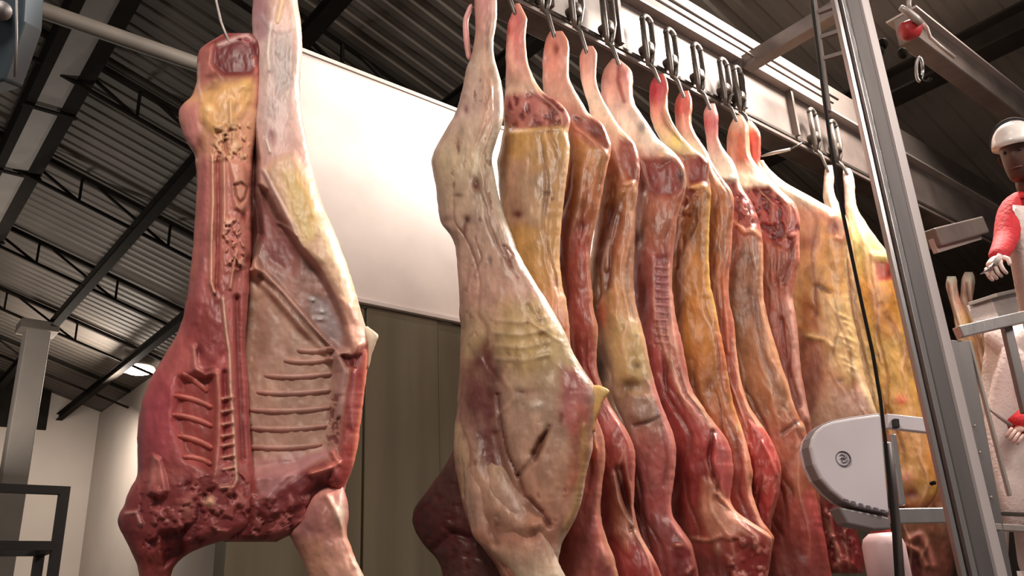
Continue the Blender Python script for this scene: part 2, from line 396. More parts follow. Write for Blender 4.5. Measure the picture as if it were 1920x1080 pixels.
for Y, lab in jl.items():
    x0, x1 = -3.0, (8.0 if Y < 7 else 4.98)
    t = thing('roof_joist', (2.5, Y, roof_z(2.5)), 'dark lattice roof joist, %s from the camera under the corrugated sheets' % lab, 'joist', 'lattice roof joists')
    P = lambda X, d: (X, Y, roof_z(X) - d)
    k = .032
    MB().bar(P(x0, .06), P(x1, .06), .07, .06).build('top_chord', M['dark_steel'], t)
    MB().bar(P(x0, .42), P(x1, .42), .04, .04).build('bottom_chord', M['dark_steel'], t)
    n = int((x1 - x0) / 1.2)
    mv = mdg = None
    for i in range(n):
        X = x0 + .25 + i * 1.2
        if mv is None:
            mv = MB().bar(P(X, .42), P(X, .06), k, k).build('vertical', M['dark_steel'], t); x_first = X
            mdg = MB().bar(P(X - 1.0, .08), P(X - .03, .41), k, k).build('diagonal', M['dark_steel'], t)
        else:
            for src in (mv, mdg):
                c = src.copy(); COL.objects.link(c); c.parent = t; c.location = (X - x_first, 0, -SL * (X - x_first))

# left background: pale column, pipe, black rack, far lamp
t = thing('column', (0, 0, 0), 'pale square column standing at far left under the roof', 'column')
cc = onY(78, 575, 16.0); X0 = cc[0]
MB().box((X0 - .19, 15.85, 0), (X0 + .19, 16.25, roof_z(X0) - .55)).build('shaft', M['concrete'], t, bevel=.02)
MB().box((X0 - .3, 15.8, roof_z(X0) - .72), (X0 + .3, 16.3, roof_z(X0) - .55)).build('bracket', M['beam'], t, bevel=.01)
p, q = onY(60, 14, 5.6), onY(400, 130, 5.6); q[2] = p[2] = (p[2] + q[2]) / 2
t = tag(MB().tube([(p[0] - 3, 5.6, p[2]), (p[0], 5.6, p[2]), (q[0], 5.6, p[2]), (q[0] + 1.2, 5.6, p[2])], .058, 16).build('pipe', M['beam'], None, True), 'long pale grey pipe crossing under the roof at upper left', 'pipe')
t = thing('wall_lamp', (0, 0, 0), 'glowing ceiling lamp hanging under the far roof at left', 'lamp')
a = onY(259, 691, 16.9)
b = MB().tube([a + (0, 0, .0), a + (0, 0, .05), a + (0, 0, .12)], [.30, .30, .2], 20); o = b.build('lamp_housing', M['galv_pale'], t, True)
MB().tube([a + (-.0, 0, -.10), a + (0, 0, -.05), a + (0, 0, .0)], [.16, .30, .31], 20).build('diffuser', M['lamp'], t, True)
MB().tube([a + (0, 0, .12), (a[0], a[1], roof_z(a[0]) - .02)], .015, 8).build('hanger', M['dark_steel'], t, True)

t = thing('rack', (0, 0, 0), 'black square-tube rack at lower left in front of pale wall', 'rack')
A = atd(133, 912, 3.0); S_ = atd(124, 1018, 3.0)
zs = S_[2]; w_ = .032
xl = A[0] - .75
dy = .26
MB().box((A[0] - w_, A[1], 0), (A[0], A[1] + w_, A[2])).build('post', M['black'], t)
MB().box((xl, A[1], 0), (xl + w_, A[1] + w_, A[2])).build('post', M['black'], t)
MB().box((xl + w_, A[1], A[2] - .028), (A[0] - w_, A[1] + w_, A[2])).build('top_bar', M['black'], t)
MB().box((A[0] - w_, A[1] + dy, 0), (A[0], A[1] + dy + w_, zs)).build('post', M['black'], t)
MB().box((xl, A[1] + dy, 0), (xl + w_, A[1] + dy + w_, zs)).build('post', M['black'], t)
MB().box((xl + w_, A[1], zs - .03), (A[0] - w_, A[1] + w_, zs)).build('shelf_bar', M['black'], t)
MB().box((xl + w_, A[1] + dy, zs - .03), (A[0] - w_, A[1] + dy + w_, zs)).build('shelf_bar', M['black'], t)
MB().box((A[0] - w_, A[1] + w_, zs - .03), (A[0], A[1] + dy, zs)).build('shelf_bar', M['black'], t)
MB().box((xl, A[1] + w_, zs - .03), (xl + w_, A[1] + dy, zs)).build('shelf_bar', M['black'], t)

# blue-grey hoist block hanging at the top left corner
t = thing('hoist_block', (0, 0, 0), 'blue-grey steel hoist block hanging in the top left corner', 'hoist')
g = lambda x, y, d=2.6: atd(x, y, d)
fw = to_world((0, 0, 1)) * .10
MB().prism([g(-60, -60), g(52, -60), g(46, 40), g(24, 104), g(8, 150), g(-60, 170)], fw).build('side_plate', M['blue_steel'], t, bevel=.008)
MB().tube([g(30, -60, 2.55), g(31, 70, 2.55), g(28, 145, 2.55)], .004, 8).build('rod', M['stainless_dull'], t, True)
MB().tube([g(2, 20, 2.6), g(2, 20, 2.55)], .03, 16).build('pin', M['stainless_dull'], t, True)

# ------------------------------------------------------------------ overhead rail the carcasses hang from (Y = 2.5)
YR = 2.5; YB_ = 2.60
zt = onY(1450, 110, YB_)[2]; z_low = onY(1370, 210, YB_)[2]; z_frame = onY(1462, 167, YB_)[2]
t = thing('overhead_rail', (3, YB_, z_low), 'long grey overhead meat rail with box beam running away to the right', 'rail')
XL, XH = -1.2, 11.2
MB().box((XL, YB_ - .05, z_frame + .02), (XH, YB_ + .10, zt)).build('box_beam', M['beam_paint'], t, bevel=.006)
MB().box((XL, YB_ - .06, z_frame), (XH, YB_ + .12, z_frame + .018)).build('channel_flange', M['galv_pale'], t, bevel=.003)
MB().box((XL, YB_ + .0, z_low + .055), (XH, YB_ + .02, z_frame)).build('channel_web', M['galv'], t)
MB().box((XL, YB_ - .02, z_low + .03), (XH, YB_ + .18, z_low + .055)).build('channel_flange', M['track'], t, bevel=.003)
MB().box((XL, YB_ - .025, z_low - .012), (XH, YB_ - .008, z_low + .012)).build('track', M['galv'], t, bevel=.003)
for px in (1040, 1175, 1412, 1512, 1700):
    X = onY(px, 0 + (px - 1100) * .5 + 130, YB_ - .03)[0]
    MB().box((X - .012, YB_ - .045, z_low + .057), (X + .012, YB_ + .0, z_frame)).build('stiffener', M['galv'], t)
for (pa, pb, Yp, r_) in [((1240, -4), (1412, 86), 2.46, .010), ((1228, 4), (1400, 92), 2.46, .008)]:
    A_, B_ = onY(*pa, Yp), onY(*pb, Yp); zz = (A_[2] + B_[2]) / 2
    MB().tube([(A_[0] - .6, Yp, zz), (B_[0] + 1.0, Yp, zz)], r_, 10).build('conduit', M['galv'], t, True)
A_ = onY(1387, 128, YB_); B_ = (A_[0], .4, A_[2])
MB().box((A_[0] - .045, -.4, A_[2] - .05), (A_[0] + .045, YB_ - .05, A_[2] + .05)).build('cross_beam', M['galv'], t, bevel=.005)

def trolley(px, py, lab):
    """strap, roller and hook above a shank whose tip shows at px, py"""
    P_ = onY(px, py, YR); X = P_[0] - .05; z = z_low; tz = P_[2]
    t = thing('trolley_hook', (X, YR, z), lab, 'hook', 'trolley hooks on the overhead rail')
    y0 = YB_ - .085
    for dx in (-.036, .036):
        MB().tube([(X + dx, y0, z + .25), (X + dx, y0, z + .10), (X + dx * .6, y0 + .01, z + .01), (X + dx * .3, y0 + .02, z - .04)], [.018, .020, .018, .012], 8, .7).build('strap', M['hook'], t, True)
    MB().tube([(X +   .036 * math.cos(a), y0, z + .25 + .036 * math.sin(a)) for a in np.linspace(0, math.pi, 9)], .018, 8).build('strap_bow', M['hook'], t, True)
    MB().tube([(X, y0 - .012, z + .07), (X, YB_ - .03, z + .07)], .036, 18).build('roller', M['track'], t, True)
    pts = [(X, y0 + .02, z - .03), (X + .004, YR + .01, z - .07), (X + .03, YR, tz - .05), (X + .045, YR, tz - .085), (X + .065, YR, tz - .06)]
    MB().tube(pts, [.012, .011, .010, .008, .004], 8).build('hook', M['hook'], t, True)

# ------------------------------------------------------------------ the row of carcasses, strong top light painted into near-white shank tops
def carcass(tip, label, rows, cut, grad, ops=(), T=.085, rim=None, seed=1, w=(.42, -.91), loc_y=YR, group='beef carcasses hanging in a row', **kw):
    H = onY(tip[0], tip[1], loc_y)
    t = thing('beef_carcass', tuple(H), label, 'carcass', group)
    pl = Plane(H, (-w[1], w[0], 0))
    relief(t, pl, rows, grad, list(ops), T, (cut,), ('shank', 'side'), seed=seed, rim=rim, creases=14, **kw)
    return t, pl
PINK, CREAM, FAT, RED, DRED, YEL, WHITE = (206, 138, 130), (216, 182, 162), (214, 166, 112), (168, 72, 66), (104, 34, 34), (206, 138, 58), (236, 214, 204)

# --- first carcass of the row, pale fat cover
rows1 = [(-16, 896, 928), (-8, 891, 931), (0, 890, 932), (20, 890, 932), (45, 892, 930), (70, 890, 926), (95, 886, 925), (115, 880, 928), (130, 873, 933), (160, 868, 941), (180, 863, 944), (200, 858, 944), (220, 850, 944), (240, 838, 940),
         (260, 826, 932), (280, 815, 926), (300, 808, 922), (330, 813, 927), (350, 818, 931), (380, 820, 938), (400, 822, 944), (420, 827, 952), (440, 845, 960), (460, 853, 966), (480, 856, 975), (500, 858, 985), (520, 859, 998),
         (540, 861, 1010), (560, 862, 1023), (580, 860, 1036), (600, 863, 1047), (620, 864, 1058), (640, 864, 1066), (660, 863, 1074), (680, 862, 1086), (700, 862, 1098), (720, 860, 1114), (745, 858, 1121), (770, 856, 1118), (800, 852, 1113), (840, 850, 1112), (880, 853, 1102),
         (920, 862, 1094), (950, 868, 1088), (975, 876, 1078), (1000, 884, 1064), (1020, 900, 1052), (1060, 930, 1046), (1110, 950, 1040)]
grad1 = [(0, (222, 150, 150)), (60, (220, 158, 150)), (110, (222, 180, 165)), (200, (212, 168, 160)), (300, (196, 164, 140)), (420, (196, 156, 142)), (560, (204, 152, 140)), (650, (206, 170, 132)), (760, (196, 154, 138)), (900, (198, 142, 122)), (1080, (190, 120, 104))]
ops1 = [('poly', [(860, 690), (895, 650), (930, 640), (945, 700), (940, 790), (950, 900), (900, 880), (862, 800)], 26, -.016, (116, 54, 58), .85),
        ('blob', 892, 345, 10, 15, -.014, (112, 48, 40), 1.0), ('blob', 876, 412, 7, 9, -.012, (90, 40, 32), 1.0), ('blob', 871, 430, 4, 16, -.010, (120, 62, 50), .9),
        ('blob', 919, 488, 5, 12, -.006, (130, 96, 86), .8), ('blob', 858, 366, 9, 3, -.004, (130, 90, 80), .8), ('blob', 836, 412, 14, 8, -.014, (130, 92, 84), .7),
        ('blob', 919, 132, 7, 9, -.005, (170, 120, 100), .7), ('blob', 874, 206, 4, 8, -.006, (130, 70, 84), .8), ('blob', 884, 40, 8, 26, -.008, (180, 92, 90), .7),
        ('ridge', [(948, 462), (962, 478), (958, 492)], 3, -.007, (150, 90, 82), .8), ('ridge', [(944, 462), (958, 500)], 3, -.008, (150, 88, 80), .8), ('ridge', [(930, 405), (950, 470)], 4, .006, None, 0),
        ('ridge', [(990, 574), (1000, 590), (1008, 604)], 5, -.008, (126, 78, 52), .8), ('ridge', [(1014, 630), (1020, 648)], 5, -.008, (126, 80, 50), .8),
        ('ridge', [(1000, 606), (1040, 635), (1066, 648)], 4, .007, CREAM, .5),
        ('poly', [(1052, 690), (1080, 690), (1112, 730), (1100, 800), (1075, 830), (1050, 780)], 14, .012, (188, 84, 96), .7),
        ('poly', [(1078, 760), (1112, 760), (1110, 840), (1098, 900), (1060, 930), (1070, 840)], 12, .01, (206, 110, 84), .6),
        ('ridge', [(934, 740), (940, 800), (952, 850), (970, 890)], 3.5, -.02, (110, 58, 50), .9),
        ('poly', [(1028, 806), (1018, 838), (1004, 866), (996, 852), (1010, 822)], 4, -.02, (112, 56, 36), .95),
        ('ridge', [(1030, 800), (1000, 860), (972, 892)], 4, -.012, (140, 84, 66), .6),
        ('ridge', [(972, 895), (985, 930), (1015, 960), (1030, 985)], 5, -.02, (120, 60, 50), .8),
        ('ridge', [(872, 815), (892, 890), (925, 950), (975, 985)], 24, .032, (208, 166, 144), .35), ('ridge', [(930, 815), (946, 880), (975, 930), (1008, 965)], 7, -.016, (140, 90, 78), .5), ('ridge', [(858, 800), (868, 860), (872, 930)], 9, .008, (216, 176, 140), .5), ('blob', 1002, 985, 14, 14, .03, (226, 150, 124), .6),
        ('ridge', [(1096, 800), (1094, 880), (1080, 950), (1062, 990)], 7, .012, (226, 170, 110), .7),
        ('poly', [(940, 565), (1010, 555), (1050, 620), (1040, 680), (985, 700), (940, 660)], 22, .012, (206, 164, 112), .7),
        ('blob', 1005, 760, 10, 8, .01, WHITE, .7), ('blob', 985, 735, 30, 8, -.005, (150, 96, 92), .6)] + \
       [('ridge', [(930, y), (980, y + 4), (1030, y - 8)], 5, .006, CREAM, .25) for y in (600, 624, 648, 672)] + [('noise', 13, .70, (140, 80, 70), .7, (120, 1000), -.004)]
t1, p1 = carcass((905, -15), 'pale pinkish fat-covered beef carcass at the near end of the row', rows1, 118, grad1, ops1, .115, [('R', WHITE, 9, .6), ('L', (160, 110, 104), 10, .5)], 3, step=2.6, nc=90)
# Achilles tendon loop, brisket tip, neck and foreleg of the first carcass
flesh_tube('tendon', [p1.pt(884, 8, .0), p1.pt(872, 40, .01), p1.pt(875, 75, .0), p1.pt(879, 112, .0)], [.012, .014, .015, .012], [(230, 170, 165), (216, 150, 145)], t1, seed=2)
relief(t1, p1, [(722, 1104, 1122), (728, 1100, 1140), (734, 1100, 1146), (742, 1102, 1138), (760, 1104, 1128), (785, 1106, 1119), (810, 1106, 1116)], [(720, (238, 190, 120)), (810, (230, 150, 90))], [], .02, (), ('brisket_tip',), step=2, nc=20, seed=4, off=.02, taper=(8, 8), bumpy=.003)
relief(t1, p1, [(850, 872, 925), (880, 868, 950), (920, 870, 978), (950, 873, 1000), (975, 878, 1014), (1000, 884, 1024), (1020, 898, 1034), (1040, 922, 1042), (1060, 946, 1050), (1080, 962, 1060), (1110, 975, 1075), (1140, 985, 1090)],
       [(800, (206, 164, 140)), (880, (190, 146, 126)), (970, (200, 150, 138)), (1010, (206, 140, 120)), (1080, (228, 190, 170))],
       [('blob', 1008, 985, 14, 16, .03, (222, 148, 120), .7), ('ridge', [(905, 850), (912, 960), (930, 1020)], 8, -.02, (136, 88, 76), .6), ('blob', 940, 995, 18, 12, -.015, (150, 104, 96), .8), ('blob', 918, 855, 4, 14, -.008, (110, 66, 54), .8), ('blob', 880, 850, 12, 20, .006, (214, 180, 130), .7)],
       .075, (), ('foreleg',), step=3, nc=40, seed=6, off=.06, taper=(110, 10), rim=[('R', WHITE, 7, .5)])
relief(t1, p1, [(790, 872, 884), (830, 858, 886), (870, 836, 892), (900, 815, 900), (930, 793, 910), (955, 776, 915), (975, 772, 918), (1000, 780, 925), (1030, 800, 935), (1045, 818, 945), (1070, 830, 960), (1120, 836, 980)],
       [(830, (96, 62, 54)), (900, (96, 52, 48)), (1000, (92, 36, 36)), (1080, (110, 64, 62))], [('blob', 786, 975, 14, 22, -.01, (96, 20, 24), .9), ('ridge', [(815, 1030), (850, 1000), (880, 1010)], 8, -.02, (90, 28, 30), .7), ('noise', 16, .6, DRED, .7, (900, 1120), -.008)],
       .07, (), ('neck',), step=3, nc=40, seed=8, off=-.16, taper=(60, 10))  # neck colours darkened for the shade of the carcasses

# --- second
rows2 = [(6, 966, 974), (20, 962, 982), (35, 955, 990), (45, 952, 988), (70, 949, 985), (100, 948, 987), (120, 949, 990), (140, 948, 998), (160, 948, 1008), (176, 946, 1020), (190, 945, 1048), (205, 944, 1062), (225, 945, 1072), (240, 945, 1067), (252, 942, 1063),
         (270, 940, 1069), (300, 932, 1068), (340, 935, 1061), (380, 938, 1057), (420, 942, 1052), (460, 950, 1050), (500, 955, 1050), (540, 965, 1054), (560, 970, 1062), (600, 975, 1067), (650, 980, 1070), (700, 990, 1082), (760, 1000, 1112), (790, 1005, 1122), (820, 1008, 1133),
         (860, 1010, 1136), (900, 1012, 1131), (950, 1012, 1125), (980, 1015, 1128), (1010, 1020, 1136), (1040, 1025, 1150), (1080, 1030, 1160), (1120, 1035, 1166)]
ops2 = [('poly', [(944, 180), (1000, 172), (1040, 180), (1068, 205), (1072, 232), (1040, 245), (970, 248), (946, 230)], 8, -.012, (176, 84, 88), .8), ('xnoise', [(944, 176), (1040, 180), (1074, 215), (1060, 245), (946, 240)], 8, 11, .52, -.008, (120, 40, 44), .9),
        ('ridge', [(950, 250), (1000, 244), (1050, 240), (1064, 262)], 5, .012, (226, 176, 120), .8), ('blob', 965, 150, 12, 16, -.006, (130, 88, 72), .7), ('blob', 958, 60, 7, 12, -.004, (180, 60, 64), .8),
        ('poly', [(945, 300), (985, 300), (1010, 400), (1000, 420), (950, 420)], 14, .004, (186, 134, 118), .7), ('poly', [(975, 330), (1025, 320), (1035, 400), (1010, 430), (980, 410)], 12, .006, (196, 154, 128), .6),
        ('blob', 971, 402, 10, 8, -.008, (110, 44, 36), .9), ('blob', 1025, 363, 9, 4, -.005, (110, 66, 50), .9), ('blob', 1036, 374, 5, 3, -.004, (110, 66, 50), .8), ('blob', 1042, 530, 4, 12, -.004, (150, 70, 50), .8),
        ('ridge', [(1120, 840), (1126, 900), (1120, 960), (1128, 1020), (1140, 1060)], 6, .012, (220, 130, 116), .7), ('ridge', [(1108, 780), (1118, 840)], 5, .01, (236, 160, 120), .7), ('blob', 1117, 990, 12, 20, .01, (206, 110, 108), .8), ('blob', 1135, 1040, 10, 14, .008, (222, 140, 130), .7)]
t2, p2 = carcass((970, 10), 'beef carcass second in the row, yellow fat below dark cut meat', rows2, 176, [(10, (200, 110, 112)), (70, (206, 112, 112)), (140, (210, 150, 140)), (180, (224, 180, 160)), (250, (208, 150, 84)), (330, (196, 142, 100)), (440, (204, 146, 84)), (520, (206, 148, 84)), (580, (206, 134, 100)), (640, (202, 100, 82)), (760, (190, 86, 80)), (1080, (160, 76, 72))],
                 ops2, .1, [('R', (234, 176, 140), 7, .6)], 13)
# --- third
rows3 = [(58, 1032, 1054), (75, 1022, 1066), (90, 1020, 1068), (120, 1017, 1066), (140, 1017, 1066), (160, 1018, 1072), (180, 1020, 1085), (200, 1025, 1095), (214, 1030, 1103), (224, 1040, 1122), (235, 1050, 1133), (250, 1060, 1139), (270, 1062, 1146), (290, 1062, 1145), (310, 1060, 1140), (340, 1056, 1133),
         (370, 1050, 1128), (400, 1046, 1122), (430, 1040, 1114), (460, 1040, 1108), (500, 1042, 1106), (540, 1046, 1110), (580, 1050, 1113), (610, 1052, 1121), (630, 1054, 1122), (650, 1060, 1119), (680, 1066, 1118), (710, 1075, 1124), (740, 1082, 1136), (760, 1088, 1144), (780, 1095, 1157), (800, 1100, 1171),
         (830, 1105, 1187), (860, 1108, 1192), (900, 1112, 1190), (940, 1118, 1188), (970, 1120, 1192), (1000, 1122, 1200), (1030, 1124, 1216), (1050, 1128, 1228), (1080, 1130, 1241), (1120, 1135, 1250)]
ops3 = [('poly', [(1078, 224), (1125, 224), (1144, 260), (1142, 285), (1105, 272), (1076, 245)], 7, -.014, (150, 74, 66), .9), ('blob', 1118, 250, 12, 13, -.012, (112, 44, 40), .95), ('blob', 1082, 222, 12, 5, -.006, (110, 44, 40), .8), ('ridge', [(1080, 240), (1110, 262), (1140, 290)], 5, .01, (228, 150, 122), .6),
        ('blob', 1042, 92, 6, 10, -.006, (150, 66, 46), .9), ('ridge', [(1066, 110), (1072, 150), (1090, 190), (1102, 212)], 6, .01, WHITE, .8), ('blob', 1090, 424, 12, 12, -.01, (120, 44, 32), .9),
        ('ridge', [(1134, 345), (1124, 400), (1106, 440)], 6, .008, (210, 140, 96), .6), ('ridge', [(1102, 480), (1108, 560), (1116, 640)], 6, .01, (214, 140, 106), .6), ('poly', [(1058, 430), (1100, 430), (1104, 620), (1120, 720), (1082, 720), (1058, 600)], 14, 0, (168, 72, 62), .7),
        ('ridge', [(1160, 795), (1180, 830), (1190, 880), (1186, 940), (1188, 985)], 5, .012, (206, 110, 104), .7), ('ridge', [(1150, 890), (1160, 940), (1186, 985), (1215, 1030), (1232, 1060)], 6, .018, (224, 156, 140), .8), ('ridge', [(1162, 880), (1176, 950), (1186, 990)], 8, -.03, (90, 28, 26), .8), ('poly', [(1140, 900), (1160, 930), (1190, 1000), (1180, 1040), (1150, 1000)], 10, .01, (200, 136, 110), .6),
        ('poly', [(1180, 1010), (1235, 1060), (1240, 1110), (1170, 1110)], 12, 0, (166, 50, 50), .8)]
t3, p3 = carcass((1045, 60), 'beef carcass third in the row, orange haunch over a long red flank', rows3, 214, [(60, (206, 128, 118)), (120, (214, 140, 128)), (180, (204, 150, 136)), (230, (190, 110, 90)), (280, (190, 130, 80)), (340, (184, 108, 58)), (400, (176, 96, 58)), (450, (164, 76, 62)), (700, (170, 80, 76)), (800, (176, 78, 74)), (900, (168, 72, 68)), (1080, (168, 64, 62))],
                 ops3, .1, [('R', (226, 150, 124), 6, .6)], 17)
# --- fourth
rows4 = [(86, 1095, 1111), (100, 1087, 1121), (120, 1086, 1119), (140, 1088, 1117), (160, 1092, 1119), (180, 1098, 1126), (200, 1103, 1138), (220, 1108, 1150), (240, 1112, 1163), (255, 1115, 1180), (265, 1118, 1188), (285, 1120, 1196), (310, 1122, 1200), (330, 1124, 1200), (345, 1124, 1196), (360, 1122, 1196), (400, 1118, 1191), (450, 1112, 1190),
         (500, 1106, 1188), (540, 1102, 1188), (570, 1100, 1192), (600, 1102, 1200), (640, 1108, 1210), (680, 1112, 1218), (720, 1118, 1228), (760, 1128, 1241), (800, 1134, 1258), (830, 1144, 1268), (860, 1150, 1268), (900, 1154, 1264), (940, 1156, 1258), (970, 1160, 1262), (1000, 1162, 1284), (1020, 1164, 1298), (1050, 1168, 1305), (1080, 1170, 1310), (1120, 1174, 1312)]
ops4 = [('poly', [(1160, 258), (1188, 268), (1198, 300), (1198, 342), (1176, 335), (1160, 300)], 7, -.012, (156, 70, 58), .9), ('ridge', [(1172, 346), (1186, 342), (1192, 362), (1190, 420), (1188, 500)], 5, .014, (226, 160, 126), .8), ('ridge', [(1168, 360), (1150, 420), (1138, 470), (1138, 500)], 6, .014, (196, 138, 100), .7), ('poly', [(1140, 390), (1170, 365), (1160, 440), (1146, 540), (1120, 570), (1118, 500)], 10, -.02, (122, 54, 36), .8),
        ('ridge', [(1142, 455), (1138, 505)], 3, .008, (220, 170, 150), .7), ('blob', 1126, 590, 12, 30, -.006, (196, 70, 44), .8), ('blob', 1128, 680, 14, 44, -.008, (110, 76, 76), .8), ('poly', [(1150, 590), (1200, 600), (1216, 700), (1190, 740), (1160, 720), (1146, 650)], 14, .012, (206, 166, 112), .8),
        ('blob', 1195, 686, 8, 5, -.004, (96, 66, 48), .9), ('blob', 1194, 630, 4, 3, -.003, (110, 76, 60), .8), ('poly', [(1180, 740), (1238, 742), (1248, 785), (1200, 795), (1176, 780)], 8, .012, (164, 124, 112), .8), ('blob', 1184, 722, 22, 12, -.02, (96, 58, 46), .9), ('ridge', [(1188, 798), (1215, 792), (1240, 780)], 3, -.008, (96, 62, 52), .8), ('blob', 1234, 772, 6, 14, -.004, (96, 52, 56), .7),
        ('ridge', [(1222, 720), (1245, 780), (1262, 830), (1264, 880), (1254, 930), (1262, 975), (1290, 1030)], 7, .012, (226, 130, 128), .7), ('ridge', [(1240, 800), (1250, 860), (1246, 910)], 4, -.008, (150, 66, 66), .6), ('poly', [(1170, 830), (1190, 830), (1220, 1000), (1210, 1110), (1170, 1110)], 14, 0, (150, 70, 68), .7),
        ('blob', 1235, 990, 14, 24, .01, (164, 96, 98), .7), ('poly', [(1270, 1005), (1306, 1040), (1310, 1110), (1262, 1110), (1262, 1050)], 8, 0, (130, 34, 36), .9), ('ridge', [(1280, 1005), (1298, 1030), (1302, 1060), (1290, 1075)], 4, .014, (196, 110, 100), .7), ('blob', 1272, 1022, 8, 4, .012, (230, 150, 130), .8)]
t4, p4 = carcass((1105, 90), 'beef carcass fourth in the row, tan fat with a grey folded patch midway', rows4, 250, [(90, (222, 150, 142)), (140, (226, 168, 158)), (190, (238, 206, 190)), (250, (228, 176, 152)), (300, (196, 120, 96)), (360, (180, 110, 66)), (450, (192, 114, 74)), (560, (200, 140, 90)), (700, (196, 148, 118)), (790, (176, 122, 108)), (840, (180, 92, 88)), (950, (164, 72, 72)), (1080, (140, 56, 56))],
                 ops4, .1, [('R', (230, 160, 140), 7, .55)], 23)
# --- fifth
rows5 = [(110, 1148, 1160), (118, 1142, 1168), (128, 1132, 1184), (145, 1128, 1187), (170, 1126, 1186), (190, 1128, 1188), (205, 1132, 1196), (220, 1138, 1208), (240, 1148, 1220), (260, 1156, 1233), (272, 1160, 1247), (280, 1164, 1260), (295, 1172, 1273), (312, 1180, 1284), (340, 1186, 1288), (360, 1188, 1285), (400, 1186, 1272), (440, 1184, 1266), (480, 1184, 1262), (520, 1186, 1260),
         (560, 1190, 1262), (600, 1192, 1268), (640, 1196, 1278), (680, 1200, 1287), (720, 1208, 1293), (740, 1214, 1302), (760, 1224, 1316), (780, 1234, 1330), (800, 1240, 1346), (820, 1244, 1362), (850, 1246, 1373), (880, 1248, 1375), (910, 1250, 1372), (940, 1252, 1368), (960, 1256, 1380), (978, 1260, 1408), (992, 1264, 1430), (1004, 1268, 1450), (1014, 1272, 1448), (1040, 1276, 1446), (1080, 1280, 1440), (1120, 1282, 1430)]
ops5 = [('ridge', [(1160, 120), (1158, 150), (1170, 190)], 4, -.012, (160, 70, 66), .8), ('blob', 1172, 140, 8, 16, .008, (206, 120, 130), .8), ('blob', 1204, 238, 12, 12, -.004, (150, 130, 126), .8), ('ridge', [(1190, 200), (1210, 226), (1228, 256)], 5, .01, WHITE, .8),
        ('poly', [(1205, 300), (1240, 300), (1280, 300), (1288, 350), (1250, 372), (1206, 360)], 8, -.012, (150, 62, 58), .9), ('ridge', [(1240, 292), (1262, 282), (1280, 310), (1286, 350)], 5, .016, (226, 178, 150), .8), ('blob', 1278, 330, 8, 14, -.02, (74, 22, 28), .9), ('ridge', [(1236, 316), (1258, 300)], 3, -.008, (120, 60, 50), .7),
        ('poly', [(1206, 370), (1268, 370), (1262, 450), (1230, 470), (1205, 440)], 10, .004, (190, 108, 82), .7), ('blob', 1200, 448, 8, 16, -.024, (60, 16, 12), .95), ('blob', 1258, 412, 10, 16, .01, (216, 142, 120), .7),
        ('poly', [(1228, 480), (1250, 480), (1256, 560), (1262, 640), (1244, 640), (1226, 560)], 5, -.006, (150, 76, 84), .8), ('ridge', [(1224, 480), (1226, 560), (1228, 600)], 3, .006, (206, 130, 120), .7), ('ridge', [(1254, 500), (1258, 560), (1262, 620), (1276, 690), (1290, 735)], 5, .014, (232, 158, 142), .8),
        ('blob', 1208, 560, 8, 50, -.012, (110, 36, 30), .8), ('ridge', [(1292, 740), (1312, 760), (1336, 800)], 6, .016, (234, 170, 140), .8), ('poly', [(1338, 815), (1370, 840), (1372, 930), (1352, 930), (1334, 880)], 7, .022, (206, 96, 98), .8), ('ridge', [(1336, 810), (1330, 860), (1340, 900), (1352, 930)], 4, -.02, (110, 30, 30), .8),
        ('poly', [(1262, 820), (1330, 840), (1320, 920), (1280, 960), (1262, 920)], 16, 0, (150, 44, 40), .8), ('poly', [(1318, 900), (1340, 900), (1380, 960), (1400, 1000), (1330, 1010), (1310, 960)], 9, .012, (206, 134, 108), .8), ('ridge', [(1345, 925), (1380, 960), (1420, 990), (1450, 1008)], 5, .022, (236, 160, 136), .8), ('ridge', [(1300, 1010), (1330, 1014), (1352, 1006)], 4, .012, (206, 134, 110), .7),
        ('blob', 1346, 1028, 7, 12, .014, (206, 150, 130), .8), ('blob', 1310, 1060, 40, 22, -.01, (120, 60, 52), .7), ('poly', [(1380, 1020), (1446, 1020), (1446, 1110), (1390, 1110)], 8, -.01, (150, 40, 40), .8), ('xnoise', [(1360, 1000), (1450, 1005), (1446, 1110), (1370, 1110)], 6, 12, .55, .012, (214, 126, 116), .8)] + \
       [('ridge', [(1230, y), (1252, y + 2)], 2.2, .006, (200, 130, 132), .7) for y in range(500, 650, 14)] + [('noise', 9, .62, (206, 120, 112), .6, (630, 760), .004)]
t5, p5 = carcass((1165, 112), 'beef carcass fifth in the row, ladder of vertebrae showing over raw red chest', rows5, 268, [(112, (222, 150, 140)), (170, (226, 160, 150)), (220, (226, 190, 184)), (270, (240, 206, 192)), (310, (176, 90, 78)), (420, (186, 110, 84)), (480, (170, 84, 74)), (600, (170, 80, 76)), (680, (186, 80, 80)), (780, (184, 74, 72)), (900, (166, 58, 54)), (1000, (170, 74, 66)), (1080, (130, 44, 42))],
                 ops5, .1, [('R', (228, 150, 134), 7, .5)], 29)
